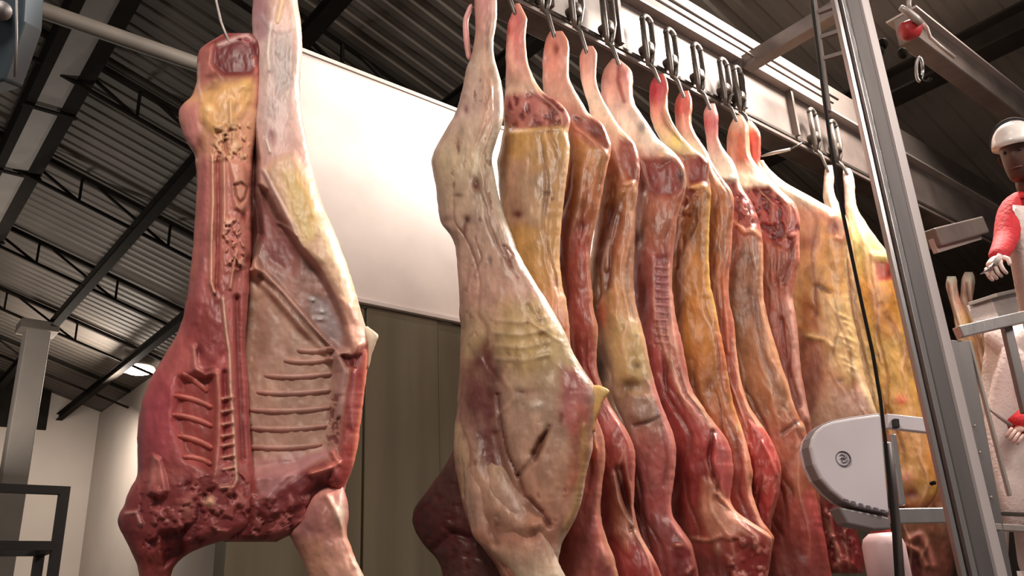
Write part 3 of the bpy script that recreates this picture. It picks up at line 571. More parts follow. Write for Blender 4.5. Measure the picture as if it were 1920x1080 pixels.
# --- sixth
rows6 = [(138, 1234, 1244), (150, 1222, 1252), (165, 1218, 1254), (185, 1217, 1252), (205, 1218, 1252), (220, 1220, 1256), (240, 1226, 1268), (260, 1236, 1282), (280, 1250, 1300), (290, 1262, 1320), (300, 1268, 1330), (330, 1262, 1328), (350, 1258, 1332), (365, 1256, 1333), (410, 1254, 1331), (460, 1250, 1329), (520, 1250, 1330), (560, 1252, 1338), (600, 1254, 1346), (640, 1256, 1355),
         (680, 1260, 1362), (720, 1268, 1368), (760, 1280, 1376), (800, 1296, 1390), (830, 1310, 1400), (860, 1320, 1407), (890, 1326, 1412), (920, 1330, 1408), (950, 1340, 1418), (975, 1346, 1428), (992, 1352, 1442), (1010, 1358, 1454), (1020, 1362, 1450), (1040, 1368, 1446), (1080, 1374, 1440), (1120, 1376, 1436)]
ops6 = [('blob', 1228, 172, 8, 18, -.004, (176, 44, 56), .8), ('ridge', [(1250, 200), (1262, 230), (1284, 262), (1300, 285)], 6, .012, (244, 216, 176), .8), ('blob', 1268, 264, 10, 14, .004, (226, 190, 90), .8), ('poly', [(1272, 292), (1328, 292), (1330, 345), (1290, 345), (1274, 320)], 6, -.014, (140, 52, 48), .9), ('ridge', [(1276, 296), (1290, 350), (1292, 372)], 4, .01, (226, 150, 124), .7),
        ('ridge', [(1300, 352), (1320, 347), (1332, 362)], 5, .014, (232, 170, 110), .8), ('xnoise', [(1262, 345), (1310, 350), (1300, 400), (1268, 440)], 7, 9, .5, -.008, (150, 56, 40), .8), ('ridge', [(1304, 365), (1280, 410), (1270, 470)], 5, .008, (206, 130, 90), .6), ('ridge', [(1330, 380), (1328, 470), (1332, 540), (1346, 600), (1358, 650)], 5, .01, (232, 180, 100), .7), ('ridge', [(1270, 450), (1268, 500)], 3, .008, (220, 150, 130), .6),
        ('poly', [(1265, 420), (1280, 420), (1282, 600), (1276, 680), (1262, 680)], 7, -.008, (150, 70, 44), .7), ('poly', [(1340, 590), (1360, 640), (1372, 740), (1358, 740), (1344, 680)], 7, .002, (190, 92, 64), .7), ('blob', 1292, 672, 8, 6, -.003, (120, 70, 24), .7), ('blob', 1330, 720, 7, 10, -.004, (140, 66, 30), .7), ('blob', 1300, 720, 14, 30, 0, (160, 90, 50), .6),
        ('ridge', [(1364, 700), (1376, 740), (1392, 780)], 4, .012, (238, 170, 110), .8), ('blob', 1392, 800, 10, 10, .014, (244, 186, 130), .9), ('ridge', [(1394, 800), (1398, 850), (1402, 900), (1410, 945), (1432, 990)], 5, .016, (236, 160, 140), .8), ('blob', 1408, 862, 9, 10, .012, (230, 140, 120), .8)]
t6, p6 = carcass((1240, 145), 'beef carcass sixth in the row, strongest orange-yellow fat side', rows6, 292, [(140, (190, 70, 84)), (180, (206, 92, 100)), (220, (220, 150, 130)), (270, (238, 206, 160)), (310, (180, 96, 70)), (370, (176, 106, 46)), (460, (190, 116, 36)), (560, (206, 128, 28)), (640, (200, 124, 34)), (720, (184, 112, 48)), (790, (190, 104, 60)), (860, (180, 78, 62)), (960, (170, 70, 60)), (1080, (150, 52, 50))],
                 ops6, .1, [('R', (226, 160, 100), 5, .5)], 31)
# --- seventh
rows7 = [(170, 1277, 1291), (185, 1266, 1298), (200, 1264, 1298), (230, 1266, 1296), (250, 1270, 1303), (270, 1276, 1316), (285, 1284, 1328), (300, 1290, 1334), (320, 1298, 1345), (345, 1306, 1362), (362, 1310, 1376), (400, 1312, 1376), (440, 1312, 1373), (480, 1312, 1371), (520, 1314, 1366), (560, 1318, 1366), (600, 1324, 1376), (640, 1330, 1379), (680, 1338, 1383), (720, 1346, 1391), (760, 1356, 1404),
         (790, 1364, 1424), (810, 1370, 1438), (830, 1376, 1449), (860, 1380, 1461), (880, 1382, 1465), (920, 1384, 1462), (950, 1386, 1455), (980, 1390, 1446), (1020, 1394, 1442), (1080, 1398, 1440)]
ops7 = [('ridge', [(1280, 215), (1284, 245)], 3, .008, (236, 170, 160), .8), ('poly', [(1334, 355), (1376, 358), (1374, 420), (1340, 430)], 6, 0, (190, 110, 60), .5), ('ridge', [(1374, 380), (1376, 420), (1370, 470), (1356, 520), (1362, 600), (1366, 660)], 4, .014, (206, 120, 96), .8), ('ridge', [(1378, 640), (1388, 730), (1404, 770), (1424, 800)], 4, .012, (232, 160, 130), .8),
        ('poly', [(1405, 790), (1440, 815), (1464, 870), (1462, 930), (1440, 960), (1414, 900)], 6, .012, (190, 66, 64), .8), ('ridge', [(1430, 830), (1446, 860), (1456, 890)], 4, .014, (220, 110, 106), .8), ('ridge', [(1460, 900), (1450, 940), (1442, 980)], 4, .01, (206, 110, 100), .7), ('noise', 10, .6, (214, 120, 110), .6, (800, 980), .006)]
t7, p7 = carcass((1285, 172), 'narrow orange-brown beef carcass seventh in the row, ragged red lobe low down', rows7, 300, [(172, (222, 120, 112)), (210, (220, 110, 104)), (250, (226, 170, 156)), (290, (244, 222, 200)), (330, (216, 160, 130)), (370, (186, 112, 62)), (480, (182, 106, 68)), (600, (170, 84, 64)), (760, (190, 96, 74)), (840, (184, 66, 64)), (960, (166, 50, 52)), (1080, (140, 44, 46))],
                 ops7, .09, [('R', (222, 140, 116), 5, .55)], 37)
# --- eighth
rows8 = [(194, 1327, 1340), (210, 1318, 1347), (230, 1320, 1347), (260, 1324, 1347), (280, 1326, 1357), (300, 1330, 1374), (320, 1334, 1382), (335, 1338, 1386), (350, 1342, 1390), (365, 1346, 1400), (385, 1350, 1414), (410, 1352, 1422), (430, 1352, 1426), (450, 1350, 1430), (480, 1348, 1432), (520, 1346, 1431), (560, 1346, 1432), (600, 1348, 1440), (640, 1352, 1452), (680, 1358, 1464), (720, 1366, 1478),
         (760, 1376, 1488), (785, 1386, 1500), (800, 1392, 1510), (830, 1400, 1518), (870, 1410, 1524), (920, 1414, 1530), (960, 1416, 1538), (1000, 1418, 1545), (1080, 1420, 1560), (1120, 1422, 1566)]
ops8 = [('poly', [(1340, 338), (1380, 338), (1380, 366), (1344, 366)], 5, -.012, (140, 50, 46), .9), ('ridge', [(1334, 320), (1356, 332), (1376, 334)], 5, .012, (246, 226, 214), .9), ('xnoise', [(1372, 360), (1424, 370), (1428, 420), (1380, 430)], 6, 9, .5, -.010, (130, 34, 36), .9), ('ridge', [(1376, 416), (1396, 434), (1412, 432), (1424, 440)], 5, .018, (234, 160, 130), .9), ('ridge', [(1378, 425), (1388, 460), (1372, 500), (1362, 540)], 5, .008, (190, 100, 84), .7),
        ('poly', [(1388, 450), (1424, 450), (1428, 540), (1420, 600), (1380, 600), (1376, 520)], 10, -.004, (150, 92, 62), .7), ('blob', 1406, 546, 6, 12, -.004, (96, 54, 36), .8), ('ridge', [(1428, 460), (1430, 540), (1432, 590), (1450, 650), (1470, 710), (1490, 760)], 6, .01, (230, 160, 130), .75), ('poly', [(1410, 620), (1450, 640), (1474, 730), (1460, 770), (1420, 730), (1404, 680)], 12, .01, (186, 124, 88), .7),
        ('ridge', [(1466, 812), (1490, 795), (1504, 784)], 3, -.012, (100, 50, 40), .8), ('blob', 1502, 800, 8, 8, .014, (236, 180, 150), .8), ('blob', 1488, 862, 5, 8, -.002, (140, 56, 30), .7), ('poly', [(1470, 830), (1515, 830), (1520, 920), (1480, 930)], 12, .006, (196, 116, 84), .6), ('poly', [(1510, 920), (1535, 940), (1540, 1000), (1500, 1000)], 10, .006, (190, 76, 78), .7), ('blob', 1480, 1050, 20, 40, -.008, (130, 70, 62), .7)]
t8, p8 = carcass((1335, 197), 'brownish beef carcass eighth in the row, left of the white saw', rows8, 332, [(200, (236, 170, 166)), (230, (210, 104, 112)), (280, (224, 170, 160)), (325, (246, 222, 208)), (360, (180, 90, 76)), (420, (184, 92, 78)), (480, (164, 102, 74)), (640, (166, 108, 72)), (760, (176, 112, 78)), (820, (190, 104, 82)), (900, (184, 86, 68)), (1000, (160, 62, 56)), (1080, (140, 56, 52))],
                 ops8, .1, None, 41)
# --- ninth
rows9 = [(216, 1378, 1392), (226, 1372, 1400), (238, 1366, 1404), (262, 1362, 1405), (290, 1363, 1407), (306, 1366, 1416), (320, 1370, 1428), (335, 1374, 1444), (348, 1378, 1456), (362, 1382, 1470), (376, 1386, 1487), (392, 1390, 1497), (412, 1392, 1501), (440, 1394, 1500), (452, 1396, 1498), (480, 1398, 1500), (520, 1400, 1494), (560, 1402, 1486), (600, 1406, 1494), (640, 1412, 1497), (680, 1420, 1500), (720, 1430, 1506),
         (760, 1440, 1514), (795, 1450, 1521), (830, 1456, 1526), (900, 1462, 1534), (980, 1468, 1540), (1080, 1474, 1546)]
ops9 = [('poly', [(1380, 250), (1400, 250), (1402, 300), (1384, 300)], 5, 0, (232, 116, 84), .8), ('ridge', [(1394, 330), (1420, 340), (1440, 350)], 8, .01, (250, 226, 210), .9), ('poly', [(1384, 356), (1440, 350), (1490, 385), (1502, 430), (1480, 470), (1440, 450), (1400, 430)], 7, -.014, (176, 72, 66), .9), ('xnoise', [(1384, 356), (1440, 350), (1490, 385), (1502, 430), (1480, 470), (1400, 430)], 6, 11, .5, -.012, (112, 30, 32), .95),
        ('ridge', [(1470, 372), (1492, 392), (1500, 420)], 4, .012, (226, 140, 124), .7), ('ridge', [(1482, 442), (1496, 438), (1500, 480), (1490, 540), (1484, 580)], 5, .016, (226, 140, 120), .8), ('ridge', [(1484, 450), (1482, 490), (1470, 530)], 5, -.014, (130, 50, 44), .8), ('ridge', [(1480, 560), (1490, 640), (1496, 720), (1512, 780)], 8, .014, (234, 170, 160), .8), ('ridge', [(1466, 600), (1474, 680), (1500, 760)], 5, -.012, (130, 56, 50), .7)]
t9, p9 = carcass((1385, 222), 'ninth beef carcass of the row, dark marbled haunch cut above a red-brown flank', rows9, 346, [(220, (246, 200, 180)), (250, (232, 150, 124)), (300, (226, 140, 116)), (345, (248, 224, 206)), (390, (186, 84, 74)), (470, (184, 100, 78)), (560, (182, 92, 66)), (680, (176, 92, 76)), (800, (184, 104, 84)), (1080, (150, 70, 60))],
                 ops9, .1, None, 43)
o = relief(t9, Plane(onY(1412, 232, YR), (.91, .42, 0)), [(226, 1402, 1408), (236, 1400, 1418), (248, 1400, 1425), (270, 1402, 1427), (292, 1404, 1427), (306, 1408, 1424), (330, 1414, 1440), (352, 1424, 1462)],
           [(228, (246, 214, 196)), (250, (206, 90, 70)), (300, (206, 96, 84)), (330, (240, 200, 180))], [('ridge', [(1402, 230), (1416, 238), (1424, 250)], 4, .006, (250, 230, 214), .9)], .035, (), ('second_shank',), step=2.5, nc=24, seed=44, off=.06)
# --- tenth
rows10 = [(300, 1424, 1431), (315, 1426, 1440), (330, 1432, 1456), (345, 1440, 1476), (360, 1450, 1504), (375, 1460, 1532), (390, 1468, 1558), (400, 1472, 1580), (420, 1474, 1590), (450, 1474, 1588), (480, 1472, 1587), (520, 1468, 1587), (560, 1466, 1592), (600, 1468, 1600), (640, 1470, 1611), (680, 1474, 1616), (720, 1480, 1625), (760, 1488, 1640), (800, 1494, 1651), (900, 1500, 1650), (960, 1530, 1600), (1010, 1536, 1612), (1050, 1540, 1624), (1075, 1550, 1620)]
ops10 = [('ridge', [(1430, 320), (1462, 348), (1500, 368), (1545, 386)], 7, .012, (252, 226, 206), .9), ('blob', 1564, 426, 10, 14, -.008, (140, 56, 44), .9), ('ridge', [(1558, 408), (1572, 400), (1586, 420), (1584, 450), (1570, 446)], 4, .012, (230, 150, 126), .8), ('blob', 1520, 455, 20, 14, -.004, (160, 66, 58), .7), ('ridge', [(1532, 536), (1546, 542), (1556, 548)], 5, -.006, (96, 52, 32), .9), ('ridge', [(1522, 578), (1532, 590)], 5, -.006, (110, 60, 34), .9),
         ('poly', [(1540, 420), (1570, 470), (1586, 540), (1560, 560), (1530, 500)], 12, .004, (214, 150, 70), .7), ('poly', [(1495, 620), (1540, 640), (1545, 720), (1520, 790), (1495, 760)], 12, -.012, (150, 76, 62), .8), ('poly', [(1500, 560), (1530, 560), (1540, 620), (1500, 620)], 10, 0, (180, 96, 44), .7), ('ridge', [(1516, 630), (1545, 636), (1560, 650)], 4, .01, (236, 186, 126), .8), ('blob', 1574, 713, 8, 5, -.003, (110, 60, 44), .9),
         ('poly', [(1570, 735), (1620, 735), (1640, 770), (1580, 780)], 10, 0, (176, 130, 120), .7), ('poly', [(1548, 560), (1588, 560), (1612, 640), (1618, 700), (1590, 720), (1560, 690)], 14, .012, (232, 186, 126), .7), ('ridge', [(1600, 690), (1622, 730), (1640, 766)], 6, .008, (244, 206, 170), .8),
         ('xnoise', [(1530, 955), (1605, 955), (1626, 1075), (1540, 1075)], 5, 12, .5, .016, (212, 104, 98), .9), ('poly', [(1530, 950), (1620, 950), (1630, 1080), (1535, 1080)], 8, 0, (150, 36, 38), .9), ('ridge', [(1556, 965), (1562, 1000), (1578, 1050), (1564, 1062)], 4, .016, (214, 120, 112), .8)] + \
        [('ridge', [(1575 + k % 3 * 8, 590 + k * 13), (1600 + k % 2 * 6, 602 + k * 13)], 3, .007, (246, 206, 150), .6) for k in range(9)]
t10, p10 = carcass((1490, 300), 'tan and cream beef carcass behind the white saw, crinkled right flank', rows10, 352, [(300, (236, 190, 176)), (350, (246, 210, 186)), (400, (214, 140, 110)), (450, (204, 134, 90)), (520, (212, 150, 90)), (600, (216, 156, 100)), (700, (200, 136, 100)), (780, (190, 140, 116)), (860, (190, 96, 70)), (950, (160, 44, 44)), (1060, (150, 40, 40))],
                   ops10, .115, [('R', (248, 206, 160), 8, .45)], 47)
MB().tube([p10.pt(1427, 293, .02), p10.pt(1450, 287, .03), p10.pt(1482, 280, .03)], [.006, .012, .010], 10).build('gambrel_hook', M['galv_pale'], t10, True)
MB().tube([p10.pt(1480, 280, .03), p10.pt(1494, 274, .03), p10.pt(1503, 268, .02)], .006, 8).build('hook_shank', M['hook'], t10, True)
# --- eleventh and twelfth, right of the dark cable
rows11 = [(310, 1549, 1561), (322, 1545, 1566), (338, 1544, 1564), (350, 1545, 1562), (370, 1543, 1566), (390, 1548, 1578), (410, 1552, 1588), (430, 1556, 1596), (480, 1560, 1602), (560, 1566, 1612), (640, 1576, 1630), (700, 1584, 1642), (760, 1594, 1658), (850, 1600, 1664), (950, 1604, 1664)]
t11, p11 = carcass((1553, 310), 'narrow pale beef carcass squeezed behind the tan one, beside the dark cable', rows11, 398, [(312, (226, 180, 176)), (360, (222, 178, 164)), (400, (236, 200, 176)), (440, (214, 160, 110)), (600, (206, 160, 104)), (760, (196, 150, 84)), (950, (170, 96, 70))],
                   [('ridge', [(1562, 395), (1574, 420), (1584, 440)], 4, .008, (206, 130, 116), .7), ('ridge', [(1585, 470), (1594, 560), (1606, 640)], 3, -.008, (150, 84, 56), .7)], .07, None, 53, nc=40)
rows12 = [(316, 1582, 1594), (328, 1580, 1600), (345, 1582, 1603), (380, 1584, 1604), (400, 1586, 1612), (430, 1588, 1632), (460, 1590, 1654), (476, 1592, 1668), (500, 1592, 1672), (520, 1594, 1676), (560, 1598, 1686), (600, 1602, 1696), (700, 1612, 1716), (760, 1622, 1728), (850, 1634, 1754), (900, 1650, 1760), (930, 1668, 1756), (950, 1680, 1740), (966, 1690, 1726)]
ops12 = [('ridge', [(1604, 390), (1622, 420), (1650, 450), (1662, 470)], 6, .012, (250, 222, 180), .9), ('ridge', [(1634, 476), (1664, 480)], 6, .01, (252, 226, 160), .9), ('poly', [(1638, 490), (1672, 490), (1676, 525), (1644, 530)], 6, -.01, (176, 52, 36), .95), ('blob', 1668, 512, 5, 10, -.006, (110, 20, 16), .9), ('poly', [(1636, 530), (1680, 535), (1690, 620), (1660, 640), (1640, 600)], 12, .004, (216, 140, 30), .8),
         ('ridge', [(1660, 590), (1690, 640), (1706, 700)], 7, -.006, (140, 80, 50), .6), ('blob', 1690, 750, 12, 10, .004, (210, 80, 44), .8), ('blob', 1708, 925, 20, 14, -.012, (110, 24, 28), .95), ('blob', 1700, 895, 14, 14, .01, (220, 140, 124), .8), ('blob', 1745, 860, 12, 40, 0, (216, 130, 30), .7), ('noise', 10, .70, (130, 76, 40), .6, (520, 800), -.002)]
t12, p12 = carcass((1590, 318), 'yellow beef carcass last before the steel guide column', rows12, 420, [(320, (240, 196, 196)), (380, (232, 176, 160)), (430, (240, 214, 150)), (480, (232, 190, 110)), (540, (222, 150, 60)), (640, (214, 160, 70)), (740, (216, 156, 70)), (820, (214, 150, 90)), (920, (206, 150, 70)), (960, (150, 60, 50))],
                   ops12, .1, None, 59)
rows13 = [(398, 1690, 1704), (440, 1684, 1712), (500, 1680, 1750), (700, 1676, 1780), (900, 1680, 1800), (980, 1682, 1800), (1060, 1690, 1790), (1100, 1700, 1780)]
t13, p13 = carcass((1697, 405), 'brown beef carcass mostly hidden behind the steel guide column', rows13, 430, [(360, (226, 180, 170)), (500, (206, 140, 80)), (900, (180, 110, 70)), (980, (140, 84, 60)), (1060, (130, 66, 52))],
                   [('ridge', [(1706, 1010), (1726, 1002), (1742, 1030), (1750, 1060)], 6, .014, (216, 130, 120), .8), ('ridge', [(1700, 1022), (1722, 1034), (1736, 1060)], 5, .012, (206, 120, 104), .8), ('poly', [(1690, 1030), (1730, 1040), (1730, 1090), (1690, 1090)], 8, -.01, (90, 16, 20), .9)], .1, None, 61)
# two far carcasses beyond the guide column
for k, (px, rws, lab) in enumerate([(1783, [(518, 1776, 1792), (528, 1772, 1796), (545, 1774, 1796), (565, 1780, 1802), (590, 1788, 1816), (640, 1796, 1838), (800, 1810, 1880), (950, 1820, 1880)], 'far carcass shank close to the right edge of the steel column'),
                                    (1818, [(510, 1808, 1824), (522, 1802, 1830), (545, 1802, 1826), (562, 1798, 1824), (580, 1804, 1826), (606, 1802, 1840), (640, 1806, 1850), (800, 1820, 1870), (950, 1830, 1880)], 'far carcass shank with curled tendon above the railing corner')]):
    tt, pp = carcass((px, 520), lab, rws, 590, [(512, (255, 226, 214)), (535, (232, 180, 168)), (570, (222, 150, 130)), (600, (206, 150, 96)), (800, (190, 120, 100)), (950, (160, 70, 64))], [('ridge', [(px - 6, 530), (px - 2, 560), (px + 14, 610)], 3, -.012, (130, 76, 56), .8), ('ridge', [(px + 3, 530), (px + 6, 570), (px + 24, 630)], 3, .010, (246, 206, 190), .8), ('blob', px + 2, 522, 8, 8, .012, (255, 236, 226), .8), ('blob', px - 10, 562, 6, 8, .010, (250, 214, 196), .7)], .06, None, 71 + k, nc=32, loc_y=2.9, group='far carcasses beyond the column')  # highlights on the shank knobs painted as pale blobs and ridges
    if k: flesh_tube('tendon', [pp.pt(1822, 575), pp.pt(1838, 568), pp.pt(1850, 566), pp.pt(1862, 573), pp.pt(1869, 588)], [.012, .016, .02, .02, .012], [(230, 180, 160), (150, 96, 80), (110, 66, 56)], tt, seed=9)
for (px, py, lab) in [(905, -15, 'steel trolley hook above the first pale carcass'), (970, 10, 'steel trolley hook above the second carcass of the row'), (1045, 60, 'steel trolley hook above the third carcass of the row'), (1105, 90, 'steel trolley hook above the fourth carcass of the row'), (1165, 112, 'steel trolley hook above the fifth carcass with twin-tipped shank'),
                      (1240, 145, 'steel trolley hook above the sixth carcass with orange-yellow fat'), (1285, 172, 'steel trolley hook above the seventh carcass of the row'), (1335, 197, 'steel trolley hook above the eighth carcass of the row'), (1385, 222, 'steel trolley hook above the ninth carcass, left of a rail stiffener'), (1412, 236, 'steel trolley hook above the ninth carcass, on its second shank'),
                      (1553, 310, 'steel trolley hook just left of the dark cable'), (1590, 318, 'steel trolley hook just right of the dark cable')]:
    trolley(px, py, lab)

# ------------------------------------------------------------------ the opened carcass hanging at the left
HH = onY(520, 0, YR + .02)
hero = thing('beef_carcass', tuple(HH), 'opened beef carcass with spine and ribs showing, hanging alone at left', 'carcass')
HP = Plane(HH, (.61, .79, 0))
rowsR = [(-150, 506, 540), (-120, 496, 546), (-90, 490, 550), (-60, 484, 552), (0, 474, 558), (30, 472, 562), (60, 474, 566), (100, 474, 566), (130, 474, 564), (160, 472, 562), (200, 470, 564), (250, 466, 572), (300, 462, 582), (340, 458, 592), (380, 454, 604), (420, 450, 621), (460, 446, 637), (500, 442, 652), (540, 440, 665),
         (580, 438, 676), (605, 436, 683), (630, 434, 692), (650, 434, 694), (680, 434, 691), (720, 434, 685), (750, 436, 681), (780, 438, 678), (820, 440, 673), (850, 440, 669), (880, 438, 661), (900, 430, 652), (920, 420, 646), (950, 400, 640), (970, 396, 628), (985, 396, 600), (998, 398, 560), (1008, 404, 532), (1016, 420, 520)]
gradR = [(-150, (206, 150, 140)), (0, (212, 158, 148)), (60, (206, 160, 158)), (180, (196, 156, 154)), (270, (206, 150, 146)), (400, (196, 132, 118)), (560, (190, 128, 116)), (700, (182, 120, 110)), (820, (178, 110, 102)), (900, (156, 64, 62)), (1016, (120, 38, 38))]
rim_poly = [(668, 640), (692, 640), (690, 700), (682, 760), (676, 820), (664, 880), (640, 925), (618, 905), (636, 860), (642, 800), (650, 730)]
opsR = [('poly', [(470, -160), (505, -160), (505, 30), (510, 70), (480, 80), (470, 40)], 10, -.01, (150, 96, 106), .8), ('ridge', [(490, 30), (508, 55), (500, 75)], 5, .006, (170, 130, 142), .6),
        ('ridge', [(540, -60), (552, 20), (562, 80), (558, 130)], 5, .01, (240, 210, 200), .8), ('ridge', [(526, -40), (528, 5), (520, 40)], 4, .008, (250, 196, 150), .7), ('ridge', [(508, 45), (502, 100), (505, 130)], 5, .012, (226, 196, 194), .7), ('poly', [(512, 60), (545, 60), (545, 160), (520, 180), (508, 120)], 8, -.008, (158, 134, 136), .7),  # shank highlights painted in as pale ridges along the bright edge
        ('blob', 559, 162, 3, 8, -.008, (130, 70, 74), .9), ('poly', [(486, 170), (530, 180), (540, 270), (500, 270), (484, 220)], 12, .0, (196, 160, 164), .5), ('blob', 508, 258, 7, 12, -.012, (150, 84, 92), .7), ('ridge', [(500, 262), (506, 284)], 2.5, .008, (240, 210, 206), .8),
        # cavity between the halves, its shade painted in as dark brown
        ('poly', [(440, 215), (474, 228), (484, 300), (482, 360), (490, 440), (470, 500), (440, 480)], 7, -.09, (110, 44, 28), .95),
        # inner thigh and flank fat
        ('poly', [(496, 318), (520, 298), (552, 288), (586, 340), (606, 396), (632, 440), (652, 490), (672, 545), (680, 610), (662, 600), (640, 560), (606, 498), (566, 466), (548, 430), (518, 360)], 9, .02, (218, 164, 134), .9), ('poly', [(530, 320), (556, 318), (590, 380), (596, 440), (570, 455), (550, 410)], 10, .004, (212, 166, 96), .8), ('poly', [(590, 420), (622, 428), (650, 500), (640, 520), (610, 480)], 10, .008, (236, 190, 160), .7),
        ('ridge', [(494, 320), (512, 356), (548, 424), (566, 466)], 4, .012, (206, 160, 160), .7), ('ridge', [(522, 418), (540, 428), (556, 442)], 3, .01, (220, 170, 156), .6),
        # dark concave inner flank
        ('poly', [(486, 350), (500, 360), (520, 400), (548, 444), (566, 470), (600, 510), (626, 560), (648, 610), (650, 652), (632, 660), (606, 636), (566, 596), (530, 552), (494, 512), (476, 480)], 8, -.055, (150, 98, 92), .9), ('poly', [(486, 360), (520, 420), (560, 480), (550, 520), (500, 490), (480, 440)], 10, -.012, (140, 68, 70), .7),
        ('poly', [(580, 550), (614, 560), (642, 620), (640, 652), (610, 630), (584, 590)], 8, -.006, (152, 124, 130), .8), ('blob', 586, 562, 4, 3, .01, (226, 210, 214), .8), ('blob', 604, 584, 5, 4, .01, (226, 210, 214), .8), ('blob', 600, 598, 8, 4, .01, (210, 190, 196), .7),
        ('ridge', [(486, 516), (524, 552), (560, 596), (596, 634), (622, 660)], 6, -.03, (112, 66, 54), .85), ('ridge', [(496, 508), (536, 552), (574, 596), (610, 636), (636, 664)], 3, .016, (200, 150, 140), .5),
        # concave chest wall
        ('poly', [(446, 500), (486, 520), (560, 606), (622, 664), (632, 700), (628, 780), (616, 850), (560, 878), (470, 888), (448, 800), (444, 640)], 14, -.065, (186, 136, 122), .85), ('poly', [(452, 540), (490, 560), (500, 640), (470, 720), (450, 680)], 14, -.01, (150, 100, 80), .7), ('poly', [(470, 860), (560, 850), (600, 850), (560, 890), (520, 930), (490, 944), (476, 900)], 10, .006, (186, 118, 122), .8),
        ('poly', [(448, 800), (468, 800), (474, 900), (456, 920)], 6, -.02, (140, 74, 62), .7),
        # brisket edge
        ('poly', rim_poly, 7, .03, (150, 44, 42), .9), ('ridge', [(690, 660), (684, 740), (674, 800), (664, 870)], 5, .016, (222, 112, 90), .85), ('ridge', [(664, 700), (658, 760), (660, 800)], 4, .008, (170, 90, 100), .6), ('poly', [(620, 640), (636, 660), (652, 700), (640, 780), (626, 790), (630, 720)], 5, .012, (180, 126, 124), .8), ('poly', [(636, 664), (660, 668), (678, 664), (668, 690), (650, 688)], 4, -.02, (110, 30, 30), .9),
        ('poly', [(640, 560), (660, 566), (682, 606), (690, 640), (664, 660), (648, 620)], 7, .024, (222, 152, 134), .9), ('blob', 662, 568, 6, 14, .006, (226, 130, 90), .8), ('xnoise', [(620, 740), (640, 740), (636, 840), (610, 850)], 4, 8, .5, -.008, (110, 40, 44), .8),
        # bottom folds
        ('poly', [(470, 948), (520, 920), (566, 886), (610, 866), (634, 880), (640, 900), (600, 930), (560, 950), (500, 975)], 8, .014, (122, 40, 46), .85), ('poly', [(566, 930), (596, 900), (620, 908), (606, 950), (580, 962)], 7, -.02, (88, 18, 22), .9), ('ridge', [(500, 930), (540, 890), (580, 862), (618, 846)], 7, .016, (190, 120, 128), .8), ('ridge', [(584, 888), (612, 880), (634, 868), (624, 850)], 6, .022, (206, 106, 94), .85),
        ('poly', [(444, 890), (480, 900), (478, 940), (450, 944)], 8, .01, (148, 44, 38), .8), ('poly', [(410, 950), (560, 970), (560, 1020), (410, 1020)], 12, 0, (104, 30, 30), .8), ('xnoise', [(410, 930), (640, 930), (560, 1020), (410, 1020)], 8, 16, .52, .01, (156, 70, 70), .7)]
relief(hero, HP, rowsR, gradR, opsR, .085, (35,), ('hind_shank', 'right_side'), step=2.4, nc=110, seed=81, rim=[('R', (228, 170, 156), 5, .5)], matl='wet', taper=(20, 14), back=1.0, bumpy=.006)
def rib(pts, r0, cols, sd):
    P_ = [HP.pt(x, y, surf(x, y, off_) - r0 * .35) for x, y in pts]
    flesh_tube('rib', P_, [r0 * .7] + [r0] * (len(pts) - 2) + [r0 * .7], cols, hero, 'wet', 10, .75, sd)
off_ = 0.0
for k, (y, xa, xb) in enumerate([(657, 556, 626), (677, 532, 626), (705, 494, 624), (736, 480, 622), (769, 464, 620), (803, 462, 615), (838, 462, 606)]):
    pts = [(xa + (xb - xa) * u, y + 5 * (1 - (2 * u - 1) ** 2) - 4 * u) for u in np.linspace(0, 1, 9)]
    rib(pts, .0135, [(184, 134, 120), (198, 150, 136), (186, 136, 122)], k)
relief(hero, HP, [(612, 684, 690), (620, 682, 700), (628, 682, 712), (636, 686, 708), (648, 688, 702), (664, 688, 697), (690, 684, 691)], [(612, (226, 196, 176)), (690, (206, 150, 130))], [], .014, (), ('flank_tip',), step=2, nc=18, seed=82, off=.02, taper=(6, 8), bumpy=.002, matl='wet')
rowsL = [(62, 420, 470), (75, 398, 486), (90, 374, 491), (110, 370, 490), (150, 369, 488), (180, 362, 487), (194, 342, 486), (206, 335, 485), (230, 336, 483), (250, 341, 480), (270, 351, 477), (290, 365, 474), (340, 369, 472), (400, 366, 472), (450, 363, 472), (500, 358, 470), (550, 352, 466), (600, 342, 462), (630, 330, 460),
         (650, 318, 460), (680, 299, 462), (700, 288, 464), (720, 276, 466), (750, 266, 466), (780, 260, 468), (820, 257, 470), (850, 258, 472), (880, 259, 476), (898, 256, 480), (912, 246, 484), (930, 237, 488), (950, 232, 490), (965, 222, 488), (980, 220, 486), (996, 226, 470), (1008, 234, 440), (1022, 240, 390), (1036, 246, 356), (1050, 254, 336), (1070, 260, 322), (1100, 266, 318), (1140, 270, 318)]
gradL = [(62, (130, 46, 48)), (140, (150, 74, 66)), (160, (206, 140, 100)), (280, (206, 130, 106)), (330, (190, 106, 96)), (480, (180, 92, 84)), (560, (172, 80, 80)), (700, (182, 78, 80)), (840, (178, 76, 80)), (900, (150, 64, 62)), (960, (128, 44, 50)), (1060, (140, 50, 50)), (1140, (150, 70, 64))]
